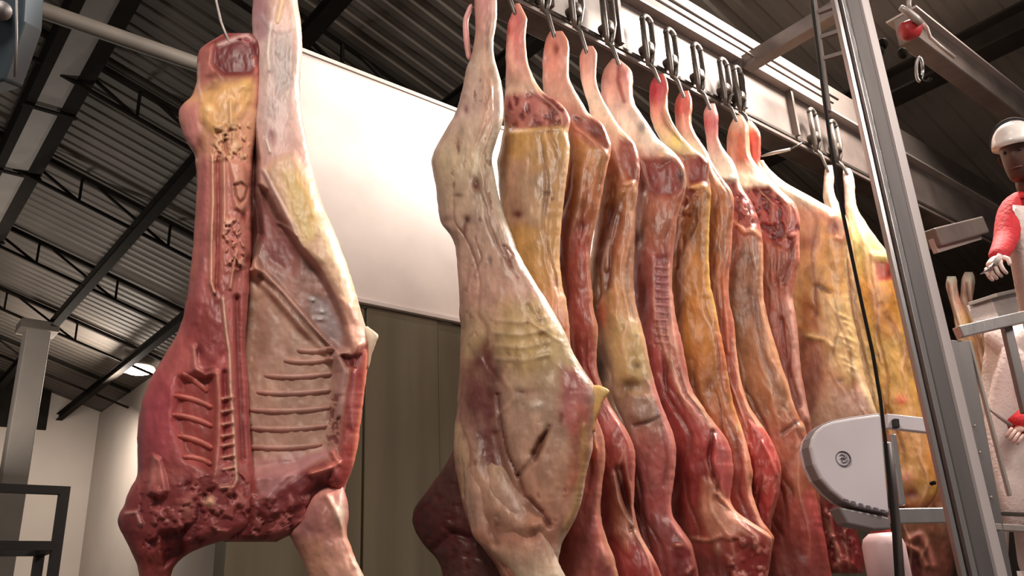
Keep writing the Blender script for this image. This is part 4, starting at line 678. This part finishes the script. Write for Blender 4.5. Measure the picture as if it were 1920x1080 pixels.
opsL = [('poly', [(400, 80), (440, 68), (484, 70), (488, 120), (470, 140), (420, 142), (396, 120)], 6, -.022, (104, 26, 30), .95), ('ridge', [(410, 84), (440, 72), (462, 66), (476, 76)], 4, .014, (206, 150, 150), .8), ('ridge', [(450, 72), (466, 80), (474, 74)], 3, .008, (150, 60, 70), .7), ('poly', [(370, 92), (400, 84), (398, 150), (374, 170)], 6, .004, (178, 96, 92), .8), ('ridge', [(372, 120), (372, 160), (378, 190)], 3, .008, (216, 160, 150), .7), ('blob', 398, 166, 12, 9, -.01, (120, 60, 36), .8), ('blob', 394, 144, 10, 6, -.006, (110, 44, 36), .7), ('ridge', [(478, 110), (484, 150), (480, 200)], 5, .008, (196, 96, 88), .7),
        ('poly', [(378, 180), (420, 160), (470, 150), (474, 190), (440, 230), (400, 250), (376, 220)], 9, .018, (222, 154, 92), .9), ('blob', 460, 162, 14, 12, .006, (206, 150, 80), .7), ('blob', 389, 205, 6, 9, .01, (250, 190, 140), .8), ('ridge', [(432, 190), (434, 230), (440, 260)], 4, .008, (216, 160, 120), .6), ('blob', 444, 204, 6, 10, -.008, (160, 96, 60), .6),
        ('poly', [(336, 198), (372, 190), (376, 260), (366, 290), (346, 262)], 7, .01, (196, 112, 112), .85), ('blob', 374, 272, 8, 16, -.01, (150, 72, 60), .7), ('ridge', [(350, 268), (362, 288), (368, 300)], 3, .006, (230, 180, 176), .7), ('xnoise', [(400, 230), (470, 230), (470, 300), (390, 300)], 6, 9, .5, .010, (216, 156, 116), .7), ('ridge', [(420, 256), (426, 290)], 3, -.01, (140, 76, 40), .7),
        ('ridge', [(398, 292), (399, 380), (396, 460), (396, 530), (402, 548)], 3.2, .016, (232, 160, 140), .95), ('ridge', [(420, 290), (421, 400), (418, 440)], 3.5, .014, (222, 150, 132), .85), ('ridge', [(409, 296), (410, 400), (406, 540)], 4, -.012, (140, 52, 44), .8), ('ridge', [(384, 300), (380, 500), (366, 600)], 9, .01, (172, 84, 92), .7),
        ('poly', [(428, 300), (456, 306), (466, 370), (458, 400), (440, 390), (436, 340)], 5, .014, (208, 132, 112), .8), ('ridge', [(440, 348), (452, 344), (464, 352), (460, 372), (450, 380), (442, 368), (440, 350)], 3, -.012, (140, 66, 56), .8), ('blob', 458, 405, 6, 12, -.014, (130, 36, 26), .9), ('xnoise', [(420, 400), (464, 420), (460, 500), (424, 510)], 6, 8, .5, .014, (220, 150, 132), .8), ('blob', 468, 488, 12, 14, -.02, (120, 26, 20), .9), ('ridge', [(444, 470), (438, 500), (432, 540)], 3, .012, (216, 146, 128), .8), ('blob', 446, 516, 8, 16, -.014, (120, 40, 32), .8),
        ('poly', [(352, 560), (410, 560), (416, 660), (400, 690), (350, 650), (344, 600)], 9, .004, (150, 56, 58), .8), ('ridge', [(362, 650), (366, 690), (384, 706), (400, 700)], 5, .012, (206, 120, 112), .7), ('blob', 374, 660, 5, 10, -.01, (120, 40, 46), .7),
        ('ridge', [(418, 560), (424, 620), (430, 660), (432, 720), (436, 780), (440, 850), (444, 900), (430, 926)], 3.5, .018, (230, 170, 152), .95), ('ridge', [(444, 560), (446, 640), (450, 720), (456, 860)], 6, -.02, (120, 40, 36), .8), ('ridge', [(406, 700), (410, 760), (408, 830), (404, 880), (398, 910)], 5, .014, (200, 112, 98), .8), ('ridge', [(422, 700), (424, 790), (422, 860)], 6, -.012, (126, 36, 36), .8),
        ('poly', [(336, 710), (400, 700), (404, 830), (396, 880), (350, 860), (324, 790)], 12, -.03, (150, 54, 50), .8), ('poly', [(264, 760), (300, 700), (330, 720), (330, 800), (310, 860), (266, 870)], 14, .012, (178, 62, 78), .7), ('ridge', [(268, 770), (262, 830), (264, 880)], 6, -.004, (120, 66, 76), .6),
        ('poly', [(286, 852), (300, 860), (314, 920), (300, 934), (276, 926)], 5, .022, (208, 112, 108), .9), ('poly', [(300, 900), (420, 880), (470, 930), (460, 990), (340, 1020), (240, 1000), (236, 940)], 14, .01, (134, 48, 50), .8), ('xnoise', [(250, 890), (470, 880), (480, 1000), (260, 1010)], 10, 16, .54, .010, (168, 78, 76), .7), ('blob', 392, 940, 9, 8, .014, (240, 170, 140), .95), ('blob', 350, 955, 8, 14, .008, (190, 110, 100), .7), ('xnoise', [(240, 920), (400, 900), (400, 1020), (240, 1040)], 10, 22, .60, -.012, (96, 32, 40), .7),
        ('ridge', [(236, 962), (256, 960), (264, 984)], 3.5, .014, (206, 130, 130), .85), ('blob', 222, 978, 8, 12, .004, (84, 50, 50), .9), ('poly', [(300, 1000), (350, 990), (345, 1040), (310, 1060)], 9, -.03, (80, 10, 16), .9), ('ridge', [(414, 915), (436, 912)], 3, .01, (214, 140, 120), .7)] + \
       [('ridge', [(418, y), (438, y - 4)], 2.6, .012, (222, 150, 134), .85) for y in (748, 772, 796, 818, 836, 858, 880)]
relief(hero, HP, rowsL, gradL, opsL, .10, (285, 885), ('pelvis', 'left_side', 'shoulder'), step=2.4, nc=110, seed=91, rim=[('L', (196, 110, 112), 7, .5)], matl='wet', off=.025, taper=(10, 10), bumpy=.007)
off_ = .025
for k, (a, b) in enumerate([((340, 700), (390, 738)), ((322, 742), (400, 766)), ((320, 778), (400, 801)), ((330, 818), (400, 842)), ((340, 858), (398, 872))]):
    pts = [(a[0] + (b[0] - a[0]) * u, a[1] + (b[1] - a[1]) * u - 5 * math.sin(3 * u)) for u in np.linspace(0, 1, 7)]
    rib(pts, .0125, [(180, 84, 78), (208, 120, 106), (196, 100, 90)], 20 + k)
relief(hero, HP, [(905, 596, 640), (925, 584, 648), (945, 574, 653), (965, 562, 654), (985, 548, 652), (1000, 540, 650), (1010, 546, 652), (1030, 556, 660), (1055, 568, 670), (1080, 577, 683), (1120, 588, 698), (1170, 600, 715)],
       [(905, (206, 120, 112)), (950, (186, 110, 104)), (1000, (176, 104, 96)), (1050, (206, 136, 120)), (1170, (216, 150, 140))],
       [('ridge', [(614, 930), (630, 960), (642, 990), (652, 1020), (668, 1060)], 6, .016, (232, 160, 140), .8), ('blob', 638, 960, 9, 22, .012, (206, 186, 172), .8), ('ridge', [(664, 1050), (676, 1080), (690, 1120)], 5, .006, (236, 200, 190), .7), ('poly', [(560, 960), (600, 940), (600, 1000), (560, 1010)], 12, -.008, (150, 84, 86), .7), ('poly', [(560, 1020), (600, 1010), (620, 1080), (590, 1110)], 12, 0, (190, 120, 96), .6)],
       .075, (), ('foreleg',), step=2.6, nc=44, seed=95, matl='wet', off=.03, taper=(30, 10))
MB().tube([HP.pt(401, -140, .06), HP.pt(405, 0, .06), HP.pt(414, 40, .065), HP.pt(430, 80, .09)], .0045, 8).build('cord', M['galv_pale'], hero, True)
trolley(524, -150, 'steel trolley hook holding the opened carcass at the left end')

# ------------------------------------------------------------------ steel guide column and cable at the right
def plan(px, py, d): return atd(px, py, d)
CB = atd(1684, 540, 2.55)                                      # left edge of the column at eye line
ew = unit(np.array((AX_R := to_world((1, 0, 0)))[:2])); ed = np.array((-ew[1], ew[0]))      # to the right / away, in plan
mp_ = 2.55 / F * 1.06
def pl2(u, v): return CB[:2] + ew * u * mp_ + ed * v
def colpart(name, pts, m, bev=.002):
    poly = [(*pl2(u, v), 0.0) for u, v in pts]
    return MB().prism(poly, (0, 0, 4.9)).build(name, m, GC, bevel=bev)
M['col_lit'] = mat('lit_column_steel', (206, 194, 194), .45, .1, .06, 4, stretch=(3, 3, .3))  # same steel, brightened in colour for the face that catches light
GC = thing('guide_column', (*CB[:2], 0), 'tall grey steel guide column crossing the right of the view', 'column')
colpart('flange_strip', [(0, 0), (9, .004), (9, .03), (0, .026)], M['stainless'])
colpart('groove', [(9, .035), (17, .035), (17, .05), (9, .05)], M['dark_steel'])  # recess shade put into a near-black colour
colpart('rib', [(17, .004), (25, .0), (25, .05), (17, .05)], M['stainless'])
colpart('web', [(25, .022), (52, .004), (52, .05), (25, .05)], M['stainless_dull'])  # angled face darkened in colour as if turned from the light
colpart('post', [(52, -.012), (75, .012), (75, .06), (52, .05)], M['col_lit'])
for yy in (905, 985):
    c = atd(1752 if yy < 950 else 1797, yy, 2.54)
    MB().tube([c, c + np.array((*ed, 0)) * .02], .006, 12).build('bolt', M['dark_steel'], GC, True)
pts = [(1520, -40), (1524, 10), (1541, 150), (1556, 260), (1574, 370), (1597, 480), (1616, 570), (1636, 660), (1651, 750), (1660, 830), (1668, 920), (1676, 1000), (1682, 1100)]
t = thing('cable', tuple(atd(1597, 480, 2.8)), 'dark cable hanging down in front of the last carcasses', 'cable')
MB().tube([atd(x, y, 2.75) for x, y in pts], .006, 10).build('sheath', M['black'], t, True)
MB().tube([atd(x + 8, y, 2.77) for x, y in [(1655, 830), (1666, 920), (1674, 1000), (1682, 1100)]], .014, 12).build('sleeve', M['stainless_dull'], t, True)
t = thing('ladder_frame', tuple(atd(1550, 60, 3.2)), 'grey steel ladder frame at top between cable and column', 'frame')
LP = Plane(atd(1550, 60, 3.4), (*ed, 0))
MB().bar(LP.pt(1521, -30), LP.pt(1552, 210), .022, .02).build('rail', M['galv'], t)
MB().bar(LP.pt(1566, -30), LP.pt(1612, 210), .022, .02).build('rail', M['galv'], t)
for ya, yb in ((25, 8), (72, 56), (112, 98)):
    MB().bar(LP.pt(1529 + (ya - 20) * .12, ya), LP.pt(1574 + (ya - 20) * .16, yb), .02, .016).build('rung', M['galv'], t)

# ------------------------------------------------------------------ carcass saw with white housing
SP = Plane(atd(1600, 870, 2.95), to_world((-.12, 0, 1)) * (1, 1, 0))
SN = np.array(SP.n)
t = thing('carcass_saw', tuple(SP.pt(1600, 870)), 'white rounded saw housing with round emblem, held in a steel frame', 'saw')
out = [(1520, 838), (1523, 822), (1531, 808), (1544, 797), (1562, 790), (1600, 783), (1652, 776), (1658, 850), (1668, 962), (1640, 957), (1606, 949), (1582, 938), (1560, 920), (1540, 897), (1527, 870)]
def ptsf(l, off): return [SP.pt(x, y, off) for x, y in l]
MB().prism(ptsf(out, .05), SN * .10).build('housing', M['saw_white'], t, bevel=.008)
gro = lambda k: [((x - 1595) * k + 1593, (y - 870) * k + 871) for x, y in out]
MB().prism(ptsf(gro(1.035), .035), SN * .06).build('housing_rim', M['saw_grey'], t, bevel=.006)
MB().prism(ptsf([(1572, 950), (1606, 957), (1668, 970), (1672, 992), (1640, 993), (1590, 982)], .04), SN * .08).build('lower_guard', M['saw_grey'], t, bevel=.006)
c = SP.pt(1581, 860, .052); rx = np.array((*ew, 0)); rz = np.array((0, 0, 1.0)); m1 = 2.95 / F
MB().tube([c + (rx * math.cos(a) + rz * math.sin(a)) * 13 * m1 for a in np.linspace(0, 2 * math.pi, 29)], .0035, 6, .4).build('emblem_ring', M['ink'], t, True)
MB().tube([c + (rx * x + rz * z) * m1 for x, z in [(-6, 5), (-2, 8), (4, 5), (1, 1), (-4, -2), (-2, -7), (5, -6), (7, -2)]], .003, 6, .4).build('emblem_mark', M['ink'], t, True)
MB().tube([c + (rx * x + rz * z) * m1 for x, z in [(-7, -1), (-2, 2), (3, -2), (7, 4)]], .0024, 6, .4).build('emblem_mark', M['ink'], t, True)
for i in range(6):
    x, y = 1583 + i * 14, 935 + i * 4
    MB().prism(ptsf([(x, y), (x + 7, y + 1.5), (x + 8, y + 8), (x + 1, y + 6)], .054), SN * .006).build('vent', M['ink'], t)
FB = lambda a, b, w_, off=.0, m='stainless', nm='frame_bar': MB().bar(SP.pt(*a, off), SP.pt(*b, off), w_, .03, (*ew, 0) if abs(a[0] - b[0]) < abs(a[1] - b[1]) else (0, 0, 1)).build(nm, M[m], t, bevel=.003)
FB((1660, 790), (1766, 802), .052, .0, 'saw_white')
FB((1672, 815), (1690, 948), .020, .0, 'stainless')
FB((1754, 818), (1786, 948), .030, .0, 'stainless_dull')
FB((1668, 968), (1800, 966), .050, .0, 'stainless')
MB().bar(SP.pt(1678, 786, .03), SP.pt(1680, 803, .03), .018, .03, (*ew, 0)).build('latch', M['black'], t, bevel=.003)
MB().tube([SP.pt(1670, 862, .03), SP.pt(1672, 868, .03)], [.010, .006], 10).build('knob', M['stainless'], t, True)
t = thing('drum', tuple(SP.pt(1650, 1050, -.4)), 'pale rounded plastic drum at the bottom edge below the saw', 'drum')
c = atd(1652, 1000, 3.5); 
MB().tube([c + (0, 0, -.55), c + (0, 0, -.05), c + (0, 0, -.02), c + (0, 0, 0)], [.085, .085, .075, .05], 24).build('body', M['drum'], t, True)
MB().tube([c + (0, 0, 0.0), c + (0, 0, .03), c + (0, 0, .04)], [.04, .04, .03], 20).build('lid', M['red_paint'], t, True)

# ------------------------------------------------------------------ beam, hoist and lamp box at upper right
A_ = onY(1750, 95, 1.75); B_ = onY(1920, 215, 1.75); zz = (A_[2] + B_[2]) / 2
t = thing('support_beam', (A_[0], 1.75, zz), 'wide grey support beam running to the right edge under the dark roof', 'beam')
MB().box((A_[0] - .35, 1.70, zz - .10), (B_[0] + 3, 1.82, zz + .10)).build('web', M['galv'], t, bevel=.01)
MB().box((A_[0] - .35, 1.66, zz + .10), (B_[0] + 3, 1.86, zz + .115)).build('flange', M['galv_pale'], t)
t = thing('hoist', tuple(atd(1710, 60, 3.6)), 'red hoist motor on a pale bracket beside the column top', 'hoist')
g = lambda x, y, d=3.6: atd(x, y, d)
MB().tube([g(1690, 62), g(1696, 60), g(1716, 52), g(1722, 50)], [.03, .042, .042, .03], 20).build('motor', M['red_paint'], t, True)
MB().tube([g(1688, 14, 3.55), g(1702, 22, 3.55), g(1716, 34, 3.55), g(1728, 44, 3.55)], [.012, .016, .018, .014], 10).build('bracket', M['galv_pale'], t, True)
MB().tube([g(1706, 20, 3.55), g(1704, 6, 3.56), g(1708, -20, 3.58)], .01, 10).build('bracket', M['galv_pale'], t, True)
MB().tube([g(1728, 40), g(1738, 52), g(1744, 70), g(1762, 86), g(1790, 108)], .008, 8).build('hose', M['galv_pale'], t, True)
for x, y in ((1655, 82), (1648, 96), (1692, 100)):
    MB().tube([g(x - 5, y + 2), g(x, y), g(x + 6, y - 3)], [.018, .026, .018], 12).build('clamp', M['dark_steel'], t, True)
MB().tube([g(1724 + 6 * math.cos(a), 130 + 22 * math.sin(a)) for a in np.linspace(0, 2 * math.pi, 21)], .007, 8).build('hook_ring', M['stainless'], t, True)
MB().tube([g(1735 + 10 * math.cos(a), 145 + 9 * math.sin(a)) for a in np.linspace(.2, 3.6, 14)], .008, 8).build('hook', M['dark_steel'], t, True)
t = thing('light_box', tuple(atd(1790, 440, 4.8)), 'grey oblong box fixed under the rail right of the column', 'box')
MB().bar(atd(1748, 448, 4.4), atd(1838, 424, 4.9), .10, .07, (0, 0, 1)).build('case', M['galv'], t, bevel=.008)
MB().bar(atd(1750, 462, 4.4), atd(1832, 438, 4.9), .08, .03, (0, 0, 1)).build('lid', M['galv_pale'], t, bevel=.004)

# ------------------------------------------------------------------ railing and platform
RP = Plane(atd(1850, 700, 3.3), to_world((-.25, 0, 1)) * (1, 1, 0)); rn = np.array(RP.n)
t = thing('railing', tuple(RP.pt(1850, 700)), 'pale steel railing with slanting posts at the right edge', 'railing')
RB = lambda a, b, w_, m, nm, off=0.0, th=.03: MB().bar(RP.pt(*a, off), RP.pt(*b, off), w_, th, (*ew, 0) if abs(a[0] - b[0]) < abs(a[1] - b[1]) else (0, 0, 1)).build(nm, M[m], t, bevel=.003)
RB((1796, 624), (1990, 578), .046, 'stainless', 'top_rail', .01, .04)
RB((1797, 640), (1880, 1110), .075, 'stainless_dull', 'post', -.01)
RB((1817, 640), (1893, 930), .012, 'galv_pale', 'post_edge', .012, .02)
RB((1886, 610), (1925, 775), .036, 'stainless_dull', 'post', -.03)
RB((1862, 988), (1990, 996), .024, 'galv_pale', 'toe_rail', .0)
for x, y in ((1826, 796), (1836, 846), (1857, 930)):
    MB().tube([RP.pt(x, y, .03), RP.pt(x + 2, y + 5, .03)], [.006, .005], 8).build('bolt', M['galv_pale'], t, True)
RB((1862, 962), (1990, 968), .014, 'track', 'mid_rail', -.02)
wa, wb = atd(2040, 1100, 3.7), atd(1935, 1100, 4.9); PLz = 1.50
x0, x1, y0, y1 = min(wa[0], wb[0]) - .55, max(wa[0], wb[0]) + .7, min(wa[1], wb[1]) - .6, max(wa[1], wb[1]) + .45
t = thing('platform', (x0, y0, PLz), 'grey work platform the workers stand on behind the railing', 'platform')
MB().box((x0, y0, PLz - .05), (x1, y1, PLz)).build('deck', M['galv'], t)
for dx, dy in ((x0, y0), (x1 - .06, y0), (x0, y1 - .06), (x1 - .06, y1 - .06)):
    MB().box((dx, dy, 0), (dx + .06, dy + .06, PLz - .05)).build('leg', M['galv'], t)
t = thing('crate', tuple(atd(1875, 570, 5.6)), 'pale box on a post behind the curled tendon at the right', 'crate')
MB().bar(atd(1842, 585, 6.6), atd(1898, 572, 6.9), .17, .2, (0, 0, 1)).build('body', M['white_cloth'], t, bevel=.01)
MB().bar(atd(1842, 562, 6.55), atd(1898, 549, 6.85), .03, .23, (0, 0, 1)).build('rim', M['galv_pale'], t, bevel=.005)

_c = (atd(1842, 585, 6.6) + atd(1898, 572, 6.9)) / 2
MB().box((_c[0] - .03, _c[1] - .03, 0), (_c[0] + .03, _c[1] + .03, _c[2] - .08)).build('post', M['galv'], t)
# ------------------------------------------------------------------ people
M['eye'] = mat('eye_brown', (40, 28, 24), .25); M['lip'] = mat('lip_brown', (92, 50, 46), .5)
def skin(name, nodes, edges, m, parent, sub=2):
    me = bpy.data.meshes.new(name); off = parent_loc(parent)
    me.from_pydata([tuple(np.array(n[0]) - off) for n in nodes], edges, [])
    o = bpy.data.objects.new(name, me); COL.objects.link(o); o.parent = parent
    md = o.modifiers.new('skin', 'SKIN'); md.use_smooth_shade = True
    if not me.skin_vertices: return o
    for i, n in enumerate(nodes):
        r = n[1]; me.skin_vertices[0].data[i].radius = (r, r) if np.isscalar(r) else r
    me.skin_vertices[0].data[0].use_root = True
    sb = o.modifiers.new('sub', 'SUBSURF'); sb.levels = sb.render_levels = sub
    me.materials.append(m); return o
def hand(parent, wrist, d, side, m):
    """palm, four curled fingers and a thumb"""
    d, side = unit(d), unit(side); nrm_ = np.cross(d, side)
    palm = [(wrist, .024), (wrist + d * .05, (.036, .018)), (wrist + d * .085, (.034, .016))]
    o = skin('hand', palm, [(0, 1), (1, 2)], m, parent, 2)
    for k, (off, ln) in enumerate([(-.030, .068), (-.010, .078), (.011, .072), (.030, .056)]):
        b = wrist + d * .075 + side * off
        f = [(b, .010), (b + d * ln * .45 + nrm_ * .006, .009), (b + d * ln * .7 + nrm_ * .03, .0085), (b + d * ln * .55 + nrm_ * .052, .007)]
        skin('finger', f, [(0, 1), (1, 2), (2, 3)], m, parent, 1)
    b = wrist + d * .03 - side * .03
    skin('thumb', [(b, .011), (b + d * .03 - side * .022 + nrm_ * .012, .010), (b + d * .052 - side * .018 + nrm_ * .034, .008)], [(0, 1), (1, 2)], m, parent, 1)

def worker(name, label, J, hl, face, cloth, apron=True, helmet=True):
    """J: joints in world space"""
    t = thing(name, tuple(J['pelvis']), label, 'person')
    up = unit(J['head'] - J['neck']); rt = unit(J['shr'] - J['shl']); fr = unit(face)
    n = [(J['pelvis'], .15), (J['chest'] * .5 + J['pelvis'] * .5, .15), (J['chest'], .16), (J['neck'] - up * .05, .10), (J['neck'], .062), (J['shl'], .07), (J['ell'], .05), (J['wrl'], .036), (J['shr'], .085), (J['elr'], .052), (J['wrr'], .036),
         (J['hipl'], .11), (J['knl'], .075), (J['anl'], .05), (J['hipr'], .11), (J['knr'], .075), (J['anr'], .05)]
    e = [(0, 1), (1, 2), (2, 3), (3, 4), (2, 5), (5, 6), (6, 7), (2, 8), (8, 9), (9, 10), (0, 11), (11, 12), (12, 13), (0, 14), (14, 15), (15, 16)]
    skin('body', n, e, cloth, t, 2)
    for s in 'lr':
        a = J['an' + s]; MB().tube([a + (0, 0, .03), a + (0, 0, -.05), a + fr * .08 + (0, 0, -.07), a + fr * .18 + (0, 0, -.075)], [.055, .06, .055, .035], 12).build('boot', M['white_cloth'], t, True)
        hd = unit(J['wr' + s] - J['el' + s]); hand(t, J['wr' + s] - hd * .01, hd, np.cross(hd, fr), M['glove'])
    # head: lathed profile with face features
    c = J['head']; sd = np.cross(fr, up)
    V, P = [], []; prof = [(-.125, .045, .02), (-.105, .058, .022), (-.07, .066, .016), (-.03, .072, .008), (.01, .076, .0), (.05, .077, -.006), (.085, .068, -.008), (.112, .045, -.008), (.122, .012, -.008)]
    N_ = 24
    for z, r, fo in prof:
        for k in range(N_):
            a = 2 * math.pi * k / N_; cx, sx = math.cos(a), math.sin(a)
            rr = r * (1.18 if cx > 0 else 1.22) if abs(cx) > .3 else r * 1.05
            nose = .022 * math.exp(-((a if a < math.pi else a - 2 * math.pi) / .22) ** 2) * math.exp(-((z + .03) / .022) ** 2)
            V.append(c + up * z + fr * (cx * r * 1.2 + fo + nose) + sd * sx * r)
    for i in range(len(prof) - 1):
        for k in range(N_): P.append((i * N_ + k, i * N_ + (k + 1) % N_, (i + 1) * N_ + (k + 1) % N_, (i + 1) * N_ + k))
    P += [tuple(range(N_ - 1, -1, -1)), tuple((len(prof) - 1) * N_ + k for k in range(N_))]
    h = mesh_obj('head', V, P, M['skin'], t, True); sb = h.modifiers.new('sub', 'SUBSURF'); sb.levels = sb.render_levels = 1
    skin('neck', [(J['neck'] - up * .04, .055), (c - up * .08, .052)], [(0, 1)], M['skin'], t, 1)
    for s in (-1, 1):
        MB().tube([c + sd * s * .076 + up * .02, c + sd * s * .082 + up * .0, c + sd * s * .076 - up * .03], [.012, .016, .009], 8, .5).build('ear', M['skin'], t, True)
        ep = c + fr * .084 + sd * s * .031 + up * .005
        MB().tube([ep - fr * .006, ep, ep + fr * .006], [.003, .008, .003], 10).build('eye', M['eye'], t, True)
    mpt = c + fr * .092 - up * .07
    MB().tube([mpt - sd * .025, mpt + fr * .004, mpt + sd * .025], [.003, .006, .003], 8).build('mouth', M['lip'], t, True)
    if helmet:
        V, P = [], []; K = 9
        for i in range(K):
            q = i / (K - 1) * math.pi / 2
            for k in range(N_):
                a = 2 * math.pi * k / N_; br = .028 * max(0, math.cos(a)) if i == 0 else 0
                V.append(c + up * (.035 + .115 * math.sin(q)) + fr * (math.cos(a) * (.118 * math.cos(q) + br + .002) - .004) + sd * math.sin(a) * (.100 * math.cos(q) + .002))
        for i in range(K - 1):
            for k in range(N_): P.append((i * N_ + k, i * N_ + (k + 1) % N_, (i + 1) * N_ + (k + 1) % N_, (i + 1) * N_ + k))
        P += [tuple(range(N_ - 1, -1, -1)), tuple((K - 1) * N_ + k for k in range(N_))]
        hm = mesh_obj('helmet', V, P, M['helmet'], t, True)
        bp = [c + up * (.037 + .119 * math.sin(q)) + sd * math.cos(q) * .104 + fr * .03 for q in np.linspace(0, math.pi, 13)]
        MB().tube(bp, .005, 8).build('strap', M['dark_cloth'], t, True)
    if apron:
        mid = (J['chest'] + J['pelvis']) / 2
        rows = [(J['chest'] + up * .14, .10, .155), (J['chest'], .17, .185), (mid, .19, .185), (J['pelvis'], .20, .18), (J['pelvis'] - (0, 0, .3), .22, .17), (J['pelvis'] - (0, 0, .55), .23, .17)]
        V, P = [], []; K = 15
        for c_, hw, dp in rows:
            for k in range(K):
                a = -1.75 + 3.5 * k / (K - 1); V.append(c_ + fr * dp * math.cos(a) + rt * (hw * 1.0) * math.sin(a) * 1.0)
        for c_, hw, dp in rows:
            for k in range(K):
                a = -1.75 + 3.5 * k / (K - 1); V.append(c_ + fr * (dp - .012) * math.cos(a) + rt * (hw - .012) * math.sin(a))
        n1 = len(rows) * K
        for i in range(len(rows) - 1):
            for k in range(K - 1):
                P.append((i * K + k, (i + 1) * K + k, (i + 1) * K + k + 1, i * K + k + 1)); P.append((n1 + i * K + k, n1 + i * K + k + 1, n1 + (i + 1) * K + k + 1, n1 + (i + 1) * K + k))
        for k in range(K - 1):
            P.append((k, k + 1, n1 + k + 1, n1 + k)); b0 = (len(rows) - 1) * K; P.append((b0 + k, n1 + b0 + k, n1 + b0 + k + 1, b0 + k + 1))
        for i in range(len(rows) - 1):
            P.append((i * K, n1 + i * K, n1 + (i + 1) * K, (i + 1) * K)); j = i * K + K - 1; P.append((j, j + K, n1 + j + K, n1 + j))
        mesh_obj('apron', V, P, M['white_cloth'], t, True)
    return t
d = 3.7; q = lambda x, y, o=0.0: atd(x, y, d + o)
J = dict(head=q(1913, 290), neck=q(1930, 352), chest=q(1966, 450), pelvis=q(2020, 660), shl=q(1897, 384, .02), shr=q(2035, 400, .0), ell=q(1886, 452, -.10), wrl=q(1868, 486, -.28), elr=q(2070, 500, 0), wrr=q(2010, 540, -.25),
         hipl=q(1985, 700), hipr=q(2050, 700), knl=q(1995, 880), knr=q(2070, 880), anl=q(2010, 1062), anr=q(2080, 1062))
fdir = -to_world((.75, -.1, .65)); fdir[2] = -.15
wk = worker('person', 'worker in white helmet, red sleeves and white apron bending at upper right', J, .23, fdir, M['red_cloth'])
hw = q(1862, 498, -.36)
MB().tube([q(1876, 478, -.36), q(1864, 496, -.36)], .012, 10).build('knife_handle', M['white_cloth'], wk, True)
MB().tube([q(1865, 494, -.36), q(1854, 506, -.36), q(1838, 514, -.36)], [.012, .010, .003], 8, .3).build('knife_blade', M['stainless'], wk, True)
d = 4.9
J = dict(head=q(1974, 500), neck=q(1952, 560), chest=q(1912, 660), pelvis=q(1890, 800), shl=q(1860, 622, -.05), shr=q(1960, 622, .1), ell=q(1965, 740, -.25), wrl=q(1918, 797, -.45), elr=q(2040, 740, 0), wrr=q(1990, 790, -.25),
         hipl=q(1865, 830), hipr=q(1915, 830), knl=q(1868, 960), knr=q(1922, 960), anl=q(1872, 1080), anr=q(1928, 1080))
J = {k: np.array(v) for k, v in J.items()}
fdir = -to_world((.45, 0, .9)); fdir[2] = 0
w2 = worker('person', 'worker in pale coat behind the railing with one red cuff, mostly out of view', J, .23, fdir, M['white_cloth'], True, True)
MB().tube([q(1940, 775, -.40), q(1918, 792, -.44), q(1906, 800, -.46)], [.06, .06, .055], 14).build('cuff', M['red_cloth'], w2, True)
MB().tube([q(1896, 798, -.52), q(1874, 782, -.52), q(1852, 764, -.52)], [.010, .009, .007], 10).build('steel_rod', M['galv_pale'], w2, True)
